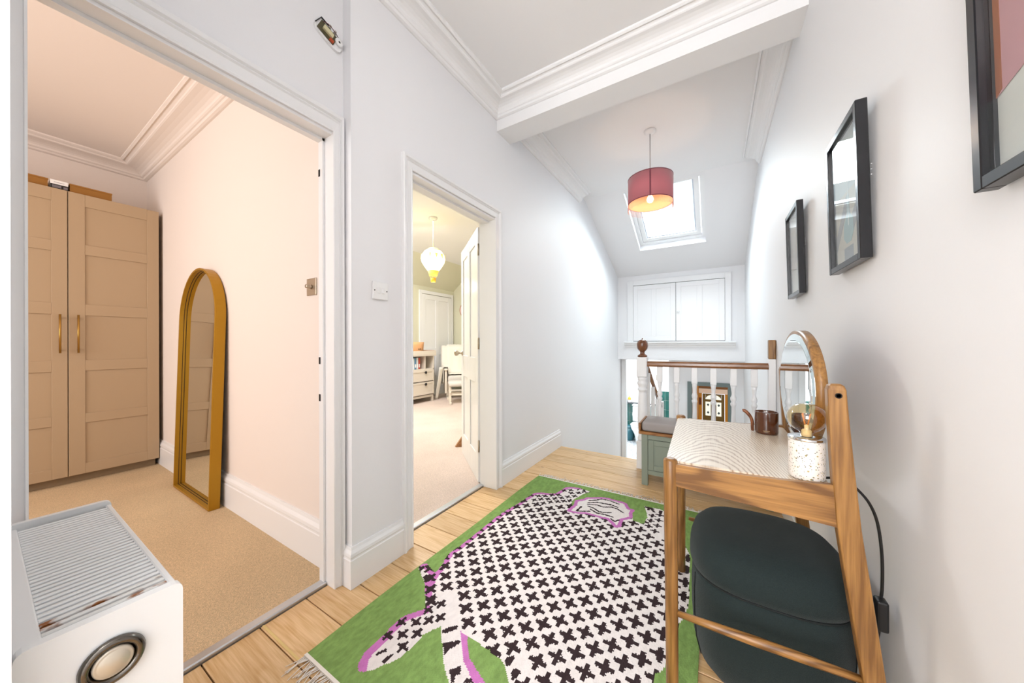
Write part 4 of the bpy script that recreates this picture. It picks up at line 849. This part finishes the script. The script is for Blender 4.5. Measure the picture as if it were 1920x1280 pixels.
obj('switch_plate', MB().box(-1.776, -1.688, BY-.006, BY-.0003, 1.342, 1.428, .002, 2), STEEL, r)
obj('dimmer_knob', MB().lathe([(.001, -.032), (.009, -.032), (.010, -.030), (.010, -.010), (.012, -.006), (.001, -.006)], (-1.732, BY, 1.385), 20, 'y'), STEEL, r)
r = root('light_switch', 'white double rocker light switch on the landing wall beside the nursery door', 'switch', (XL, 1.038, 1.355))
obj('switch_plate', MB().box(XL+.0003, XL+.010, .995, 1.081, 1.312, 1.398, .003, 2), PLASTIC, r)
for y in (1.026, 1.050): obj('rocker', MB().box(XL+.010, XL+.014, y-.009, y+.009, 1.342, 1.368, .002, 1), PLASTIC, r)
for y in (1.0035, 1.0725): obj('screw', MB().lathe([(.0005, .0101), (.0033, .0101), (.0033, .0107), (.0005, .0107)], (XL, y, 1.355), 10, 'x'), HOLE, r)
# opened alarm sounder above the bedroom doorway: tilted oblong base, circuit board, battery, sounder
al = root('alarm_unit', 'opened white alarm with exposed circuit board on the wall above the bedroom doorway', 'alarm', (XD, .822, 2.462))
rt = -.36
def L2(u, v, d=0): 
    return (d, u*math.cos(rt)-v*math.sin(rt), u*math.sin(rt)+v*math.cos(rt))
def plate(pts, d0, d1): 
    m = MB(); m.ext([L2(u, v, d0) for u, v in pts], (d1-d0, 0, 0)); return m
ob_ = rounded_poly([(-.062, -.034, 0), (.062, -.034, 0), (.062, .034, 0), (-.062, .034, 0)], .030, 5)
obj('base_tray', plate([(p.x, p.y) for p in ob_], .0005, .010), PLASTIC, al, local=True)
obj('black_gasket', plate([(-.059, -.012), (-.050, .030), (-.012, .031), (-.012, .033), (-.052, .033), (-.062, -.010)], .009, .016), BLKS, al, local=True)
obj('circuit_board', plate([(-.050, -.025), (.026, -.027), (.030, .022), (-.046, .024)], .0105, .014), mat('green_brown_board', '#4d472e', .5), al, local=True)
obj('battery', plate([(-.032, -.010), (.012, -.010), (.012, .010), (-.032, .010)], .0142, .024), mat('cream_battery', '#cfc69f', .5), al, local=True)
obj('relay', plate([(.004, -.026), (.022, -.026), (.022, -.014), (.004, -.014)], .0142, .021), mat('orange_relay', '#b4471c', .5), al, local=True)
obj('sounder_disc', MB().lathe([(.004, .012), (.017, .012), (.018, .015), (.017, .019), (.005, .020), (.004, .019)], L2(.040, .010), 20, 'x'), PLASTIC, al, local=True)
obj('sounder_hole', MB().lathe([(.0005, .0185), (.0045, .0185), (.0045, .0195), (.0005, .0195)], L2(.040, .010), 12, 'x'), HOLE, al, local=True)
for u, v in ((-.012, .034), (.012, .035)): obj('terminal', plate([(u-.006, v-.010), (u+.006, v-.010), (u+.004, v+.006), (u-.004, v+.006)], .0105, .018), mat('grey_terminal', '#a8a39c', .5) if 'grey_terminal' not in MATS else MATS['grey_terminal'], al, local=True)
obj('wire', MB().tube(spline([L2(-.040, .020, .016), L2(-.02, .026, .024), L2(.01, .022, .026), L2(.032, .024, .016)]), .0016, 5), mat('maroon_wire', '#5b2a28', .5), al, local=True)

# ---------------------------------------------------------------- nursery
nl = root('balloon_pendant_lamp', 'lit white and yellow hot-air-balloon pendant lamp hanging in the nursery', 'lamp', (-3.051, 3.064, NH))
nx_, ny_ = -3.051, 3.064
zz_ = lambda z: 1.1+(z-1.1)*.899
obj('ceiling_rose', MB().lathe([(.001, NH), (.055, NH), (.052, NH-.018), (.02, NH-.03), (.001, NH-.03)], (nx_, ny_, 0), 20), PLASTIC, nl)
obj('flex', MB().tube([(nx_, ny_, NH-.028), (nx_, ny_, zz_(2.44))], .004, 6), MATS['grey_flex'], nl)
BAL = mat('glowing_white_paper', '#fffbe8', .8, emit='#fff3cc', estr=1.15); BALY = mat('glowing_yellow_paper', '#e8c860', .8, emit='#f3cf5a', estr=.75)
bp_ = [(.008, zz_(2.455)), (.055, zz_(2.44)), (.105, zz_(2.40)), (.142, zz_(2.34)), (.152, zz_(2.29)), (.142, zz_(2.24)), (.110, zz_(2.18)), (.070, zz_(2.12)), (.055, zz_(2.08)), (.052, zz_(2.055))]
def band(k0, k1, mm, nm): obj(nm, MB().lathe(bp_[k0:k1+1], (nx_, ny_, 0), 24), mm, nl)
band(0, 2, BALY, 'balloon_crown'); band(2, 7, BAL, 'balloon_body'); band(7, 9, BALY, 'balloon_neck')
for k in range(12):
    a = 2*PI*k/12; obj('balloon_pennant', MB().ext([(nx_+(r+.002)*math.cos(a+d), ny_+(r+.002)*math.sin(a+d), z) for r, d, z in ((.145, -.13, zz_(2.345)), (.145, .13, zz_(2.345)), (.156, 0, zz_(2.275)))], (.001*math.cos(a), .001*math.sin(a), 0)), BALY, nl)
for k in range(4):
    a = 2*PI*k/4+.4; obj('balloon_string', MB().tube([(nx_+.05*math.cos(a), ny_+.05*math.sin(a), zz_(2.055)), (nx_+.030*math.cos(a), ny_+.030*math.sin(a), zz_(2.02))], .002, 4), BALY, nl)
obj('balloon_basket', MB().lathe([(.001, zz_(1.965)), (.030, zz_(1.965)), (.036, zz_(2.02)), (.001, zz_(2.02))], (nx_, ny_, 0), 12), mat('orange_basket', '#e2a02c', .7, emit='#f0a526', estr=.4), nl)
bulb_light('nursery_lamp', (nx_, ny_, 1.86), 4, (1, .84, .66), .08)
CRM = mat('cream_furniture', '#ddd3c6', .5); TANW = wood('tan_wood', '#b9875a', '#94653c', 1, .5)
ds = root('changing_dresser', 'cream changing-table dresser with two drawers and open shelf in the nursery', 'dresser', (-4.74, 4.1, .01))
dx, dy1, dy0 = -4.5, 4.545, 3.65
obj('carcass', MB().box(-4.98, dx-.012, dy0, dy0+.02, .1, .86).box(-4.98, dx-.012, dy1-.02, dy1, .1, .86).box(-4.98, dx-.012, dy0, dy1, .60, .625).box(-4.98, -4.96, dy0, dy1, .1, .86).box(-4.98, dx-.012, dy0, dy1, .1, .14), CRM, ds)
obj('shelf_divider', MB().box(-4.96, dx-.014, 4.315, 4.335, .625, .86), CRM, ds)
obj('shelf_lining', MB().box(-4.959, -4.955, dy0+.02, dy1-.02, .626, .858), TANW, ds)
for z0, z1 in ((.40, .60), (.155, .385)):
    d = obj('drawer', MB().box(dx-.012, dx, dy0+.025, dy1-.025, z0, z1, .003, 1).box(dx, dx+.008, dy0+.025, dy1-.025, z0, z0+.035, .002, 1).box(dx, dx+.008, dy0+.025, dy1-.025, z1-.035, z1, .002, 1).box(dx, dx+.008, dy1-.065, dy1-.025, z0+.035, z1-.035, .002, 1), CRM, ds)
    obj('cup_handle', MB().lathe([(.001, .0), (.022, .004), (.026, .018), (.001, .018)], (dx+.006, 4.31, z1-.040), 12, 'x'), BLKS, d)
for y in (dy0+.02, dy1-.05): 
    for x in (-4.96, dx-.05): obj('leg', MB().box(x, x+.035, y, y+.035, .011, .1), CRM, ds)
obj('tray', MB().box(-4.98, dx+.02, dy0-.02, dy1+.03, .86, .875).box(dx, dx+.02, dy0-.02, dy1+.03, .875, .955, .004, 1).box(-4.98, dx, dy1+.012, dy1+.03, .875, .965, .004, 1).box(-4.98, dx, dy0-.02, dy0, .875, .965), CRM, ds)
obj('tray_lining', MB().box(-4.98, dx, dy0, dy1+.012, .876, .88).box(-4.975, dx-.005, dy1+.008, dy1+.0115, .88, .96), TANW, ds)
for i, (y, th_, hh, c, lab) in enumerate(((4.03, .05, .20, '#e9eef2', 'white packet on dresser shelf at left'), (4.085, .045, .21, '#5f87a8', 'blue and white packet on dresser shelf'), (4.133, .04, .21, '#d9dde0', 'pale grey packet on dresser shelf'), (4.176, .04, .205, '#b8452f', 'red book on dresser shelf beside divider'))):
    r = root('shelf_packet', lab, 'packet', (dx-.12, y+th_/2, .625), 'packets on the dresser shelf')
    obj('cover', MB().box(dx-.22, dx-.03, y, y+th_, .6258, .625+hh, .003, 1), mat('packet_'+c.strip('#'), c, .5), r)
    obj('label_patch', MB().box(dx-.03, dx-.0292, y+.008, y+th_-.008, .66, .72), PLASTIC, r)
bk = root('storage_basket', 'tan fabric animal-face basket on top of the cream dresser', 'basket', (-4.66, 4.24, .88))
BASK = mat('tan_felt', '#d9a273', .9)
obj('tub', MB().lathe([(.001, .8805), (.115, .8805), (.125, .90), (.138, 1.06), (.142, 1.115), (.132, 1.117), (.126, 1.05), (.112, .90), (.001, .90)], (-4.66, 4.24, 0), 28), BASK, bk)
for y in (4.215, 4.255): obj('eye', MB().lathe([(.0005, .132), (.009, .132), (.009, .138), (.0005, .138)], (-4.66, y-.03, .99), 10, 'x'), BLKS, bk)
# glider chair, blanket and footstool: modelled facing +x in their own frame, then turned towards the doorway
ang = math.atan2(-.70, .715); chx, chy = -4.325, 5.08
LIN = mat('pale_grey_upholstery', '#d8d3cc', .9); CREAMW = mat('cream_painted_wood', '#e6dccd', .4)
ch_ = root('glider_chair', 'pale upholstered glider chair in the far corner of the nursery', 'chair', (chx, chy, .01), rot=ang)
smooth(obj('seat_cushion', MB().box(-.22, .27, -.25, .25, .33, .46, .04, 3), LIN, ch_, local=True))
m = MB(); pts = [(-.22, 0, .42), (-.30, 0, .75), (-.36, 0, 1.0)]
L_ = [[(x+dx_, w_*sy, z) for dx_, sy in ((.0, -1), (.10, -.92), (.12, 0), (.10, .92), (.0, 1), (-.03, 0))] for (x, _, z), w_ in zip(pts, (.24, .26, .20))]
obj('back_cushion', m.ring(L_), LIN, ch_, local=True)
for s_ in (-1, 1):
    obj('armrest', MB().box(-.26, .24, s_*.29-.035, s_*.29+.035, .56, .60, .01, 2), CREAMW, ch_, local=True)
    obj('arm_post', MB().box(.17, .21, s_*.29-.02, s_*.29+.02, .12, .56, .004, 1), CREAMW, ch_, local=True); obj('arm_post', MB().box(-.24, -.20, s_*.29-.02, s_*.29+.02, .12, .56, .004, 1), CREAMW, ch_, local=True)
    obj('base_runner', MB().box(-.30, .28, s_*.25-.025, s_*.25+.025, .0005, .05, .006, 1), CREAMW, ch_, local=True)
    obj('glide_post', MB().box(-.03, .03, s_*.25-.02, s_*.25+.02, .05, .33, .004, 1), CREAMW, ch_, local=True)
obj('cross_rail', MB().box(.10, .14, -.25, .25, .14, .18, .004, 1), CREAMW, ch_, local=True)
m = MB()
def drape(u, v):
    # runs from behind the back, over its top, down the seat; hangs over the left arm (negative y)
    y = -.335+.60*v; s_ = u
    prof = [(-.44, .55), (-.445, .85), (-.418, 1.022), (-.345, 1.052), (-.212, 1.0), (-.15, .72), (-.085, .50), (.05, .490), (.22, .487)]
    k = s_*(len(prof)-1); i = min(int(k), len(prof)-2); t = k-i; x = prof[i][0]*(1-t)+prof[i+1][0]*t; z = prof[i][1]*(1-t)+prof[i+1][1]*t
    top = max(z, .622) if z < .75 else z-.02
    hang = .26+.08*math.sin(s_*9)
    if v < .28: y, z = -.352-.012*math.sin(s_*11), top-hang*(1-v/.28)
    elif v < .42: y, z = -.352+.105*(v-.28)/.14, top+.004*math.sin(v*60)
    elif v < .50: y, z = -.247+.01*(v-.42)/.08, top+(z-top)*(v-.42)/.08
    else: y = -.237+.475*(v-.50)/.50
    fold = .010*math.sin(v*34+s_*4)
    return (x+(fold if z > .55 else 0)*.6, y, z+abs(fold)*.6)
m.grid(drape, 42, 36); o = obj('blanket', m, mat('cream_knit_blanket', '#f0ebe0', .95, bump=.6, bscale=90), local=True, label='cream knitted blanket draped over the glider chair and hanging down its side', cat='blanket', recalc=False)
sd = o.modifiers.new('thickness', 'SOLIDIFY'); sd.thickness = .008; sd.offset = 0
o.location = (chx, chy, .01); o.rotation_euler = (0, 0, ang)
m = MB()
def tail(u, v):
    a = .030*math.sin(v*9+u*3); return (.02+.26*v-.16*u*v, -.385-.08*u-.02*math.sin(v*14)+a*.4, .62-.615*u)
m.grid(tail, 16, 18); o2 = obj('hanging_fold', m, MATS['cream_knit_blanket'], o, local=True, recalc=False); sd = o2.modifiers.new('thickness', 'SOLIDIFY'); sd.thickness = .012
stl = root('footstool', 'pale grey cushioned gliding footstool in front of the nursery chair', 'stool', (-3.93, 4.64, .01), rot=ang)
smooth(obj('cushion', MB().box(-.17, .17, -.23, .23, .31, .40, .035, 3), LIN, stl, local=True))
for s_ in (-1, 1):
    obj('base_runner', MB().box(-.19, .19, s_*.20-.022, s_*.20+.022, .0005, .045, .006, 1), CREAMW, stl, local=True)
    for x in (-.10, .10): obj('leg', MB().box(x-.018, x+.018, s_*.20-.018, s_*.20+.018, .045, .31, .004, 1), CREAMW, stl, local=True)
    obj('side_rail', MB().box(-.15, .15, s_*.20-.015, s_*.20+.015, .20, .225, .003, 1), CREAMW, stl, local=True)
for x in (-.10, .10): obj('cross_rail', MB().box(x-.012, x+.012, -.2, .2, .15, .18, .003, 1), CREAMW, stl, local=True)
r = root('round_picture', 'round hoop-framed picture on the nursery wall partly hidden by the open door', 'picture', (-4.64, 5.645, 1.82))
m = MB(); c0 = (-4.64, 1.82)
def cr(rr, y): return [(c0[0]+rr*math.cos(2*PI*k/32), y, c0[1]+rr*math.sin(2*PI*k/32)) for k in range(32)]
m.ring([cr(.165, 5.644), cr(.165, 5.625), cr(.150, 5.625), cr(.150, 5.644)], close=True); obj('hoop', m, mat('pink_hoop', '#c79b86', .6), r)
obj('print', MB().ring([cr(.151, 5.640), cr(.151, 5.636)], smooth=False), mat('pale_pink_print', '#f0dcdc', .7), r)
obj('printed_shape', MB().box(-4.70, -4.64, 5.634, 5.6358, 1.70, 1.80).box(-4.72, -4.70, 5.634, 5.6358, 1.86, 1.88), mat('mauve_print', '#8f7f92', .7), r)
tag_ = obj('wooden_wedge', MB().ext([(-2.30, 2.62, .0105), (-2.22, 2.70, .0105), (-2.22, 2.70, .17)], (-.03, .03, 0)), TANW, label='small tan wooden wedge on nursery carpet beside the open door', cat='doorstop')

# ---------------------------------------------------------------- bathroom things seen down the stairs
CER = mat('white_ceramic', '#f3f5f6', .1)
tx, ty = -1.40, 7.72
tt = root('toilet', 'white ceramic toilet against green tiles in the bathroom below the stairs', 'toilet', (tx, ty, LOW))
obj('cistern', MB().box(tx-.19, tx+.19, BB-.20, BB-.0105, LOW+.42, LOW+.78, .03, 3), CER, tt)
obj('cistern_lid', MB().box(tx-.20, tx+.20, BB-.21, BB-.0105, LOW+.782, LOW+.81, .012, 2), CER, tt)
def egg(z, a, b, off, n=28): return [(tx+a*math.cos(2*PI*k/n), ty+off+b*math.sin(2*PI*k/n)-.0*z, LOW+z) for k in range(n)]
obj('bowl', MB().ring([egg(.002, .11, .17, .08), egg(.06, .10, .16, .08), egg(.20, .12, .19, .05), egg(.33, .175, .24, .0), egg(.39, .185, .25, 0), egg(.395, .17, .235, 0)]), CER, tt)
obj('seat', MB().ring([egg(.397, .19, .255, 0), egg(.415, .195, .26, 0), egg(.425, .18, .245, 0)]), CER, tt)
obj('seat_lid', MB().ring([[(p[0], BB-.235-(p[2]-LOW-.43)*.0+.0*k, p[2]) for p in [(tx+.18*math.cos(2*PI*i/24), 0, LOW+.60+.17*math.sin(2*PI*i/24)) for i in range(24)]] for k in (0,)]+[[(tx+.18*math.cos(2*PI*i/24), BB-.255, LOW+.60+.17*math.sin(2*PI*i/24)) for i in range(24)]], smooth=False), CER, tt)
bn = root('pedal_bin', 'dark teal pedal bin on the terrazzo floor beside the toilet', 'bin', (-1.66, 7.86, LOW+.006))
obj('bin_body', MB().lathe([(.001, LOW+.0065), (.105, LOW+.0065), (.11, LOW+.03), (.11, LOW+.29), (.001, LOW+.29)], (-1.66, 7.86, 0), 24), mat('teal_enamel', '#2f6672', .35), bn)
obj('bin_lid', MB().lathe([(.001, LOW+.291), (.112, LOW+.291), (.11, LOW+.31), (.08, LOW+.335), (.001, LOW+.342)], (-1.66, 7.86, 0), 24), MATS['teal_enamel'], bn)
obj('pedal', MB().box(-1.665, -1.615, 7.70, 7.76, LOW+.012, LOW+.022, .003, 1), CHROME, bn)
sbt = root('soap_bottle', 'white bottle with yellow pump top on the bathroom ledge', 'bottle', (-1.69, BB-.03, -.31))
obj('bottle', MB().lathe([(.001, -.3095), (.030, -.3095), (.032, -.30), (.032, -.25), (.001, -.25)], (-1.69, BB-.028, 0), 16), PLASTIC, sbt)
obj('pump_cap', MB().lathe([(.001, -.2495), (.034, -.2495), (.036, -.23), (.028, -.20), (.010, -.188), (.008, -.165), (.001, -.165)], (-1.69, BB-.028, 0), 16), mat('yellow_cap', '#e8a92c', .4), sbt)
bb2 = root('dark_bottle', 'small black bottle on the bathroom ledge beside the yellow-topped bottle', 'bottle', (-1.765, BB-.03, -.31))
obj('bottle', MB().lathe([(.001, -.3095), (.022, -.3095), (.024, -.30), (.024, -.22), (.012, -.205), (.001, -.205)], (-1.765, BB-.03, 0), 14), BLKS, bb2)
obj('cap', MB().lathe([(.001, -.2045), (.011, -.2045), (.011, -.185), (.001, -.185)], (-1.765, BB-.03, 0), 12), BLKS, bb2)
struct('floor_bathroom', MB().box(-2.6, -.4, 6.0, BB+.02, LOW-.05, LOW+.006), TERZ)
hk = root('wall_hook', 'small metal hook on the white bathroom wall above the green tiles', 'hook', (-.86, 6.0, .45))
hk.location = (-1.09, BB, .30)
obj('plate', MB().box(-.018, .018, .0005, .02, -.06, .06, .003, 1), STEEL, hk, local=True)
obj('prong', MB().tube([(0, .001, .02), (0, -.03, .03), (0, -.05, .06)], .008, 8), STEEL, hk, local=True); obj('prong', MB().tube([(0, .001, -.02), (0, -.03, -.04), (0, -.045, -.01)], .008, 8), STEEL, hk, local=True)

# ---------------------------------------------------------------- front door at the end of the hall below
fdn = struct('door_4', MB().box(-.318, .318, 12.965, 12.99, -2.9, -1.46).box(-.318, -.228, 12.965, 12.99, -1.46, -.645).box(.228, .318, 12.965, 12.99, -1.46, -.645).box(-.075, .085, 12.965, 12.99, -1.40, -.925)
    .box(-.228, .228, 12.965, 12.99, -1.46, -1.385).box(-.228, .228, 12.965, 12.99, -.915, -.835).box(-.228, .228, 12.965, 12.99, -.672, -.645), OLIVE)
arcp = [(-.228+0, 12.968, -.672)]+[( .225*math.cos(PI-PI*k/16), 12.968, -.835+.163*math.sin(PI*k/16)) for k in range(17)]+[(.228, 12.968, -.672)]
m = MB()
A_ = [( .225*math.cos(PI-PI*k/16), 12.968, -.835+.160*math.sin(PI*k/16)) for k in range(17)]
for (p, q) in zip(A_[:-1], A_[1:]): m.ext([p, q, (q[0], 12.968, -.66), (p[0], 12.968, -.66)], (0, .02, 0))
obj('spandrel', m, OLIVE, fdn)
GLZ = mat('daylit_leaded_glass', '#dfe9e2', .2, emit='#eef5ea', estr=.75)
obj('fanlight_pane', MB().box(-.225, .225, 12.99, 12.994, -.836, -.668), GLZ, fdn)
for a, b in ((-.228, -.075), (.085, .228)):
    obj('leaded_pane', MB().box(a, b, 12.99, 12.994, -1.387, -.914), GLZ, fdn)
    for z in (-1.02, -1.28):
        c = (a+b)/2; obj('leaded_motif', MB().ext([(c-.04, 12.986, z), (c, 12.986, z-.05), (c+.04, 12.986, z), (c, 12.986, z+.05)], (0, .003, 0)), mat('blue_leaded_glass', '#2f4f66', .3) if 'blue_leaded_glass' not in MATS else MATS['blue_leaded_glass'], fdn)
wn3 = struct('window_3', MB().box(.43, .47, 12.96, 13.0, -1.6, -.63).box(.55, .58, 12.96, 13.0, -1.6, -.63).box(.47, .55, 12.96, 13.0, -.95, -.9), GLOSS)
obj('window_pane', MB().box(.47, .55, 12.975, 12.98, -1.6, -.65), GLZ, wn3)
ph = root('hall_picture', 'small brown framed picture on the ochre hall wall left of the front door', 'picture', (-.46, 13.0, -1.0))
obj('frame', MB().box(-.50, -.345, 12.975, 12.999, -1.04, -.79, .004, 1), mat('brown_frame', '#7a4417', .5), ph)
obj('print', MB().box(-.475, -.37, 12.972, 12.9749, -1.01, -.82), mat('dark_brown_print', '#5e3210', .6), ph)
bpy.context.view_layer.update()
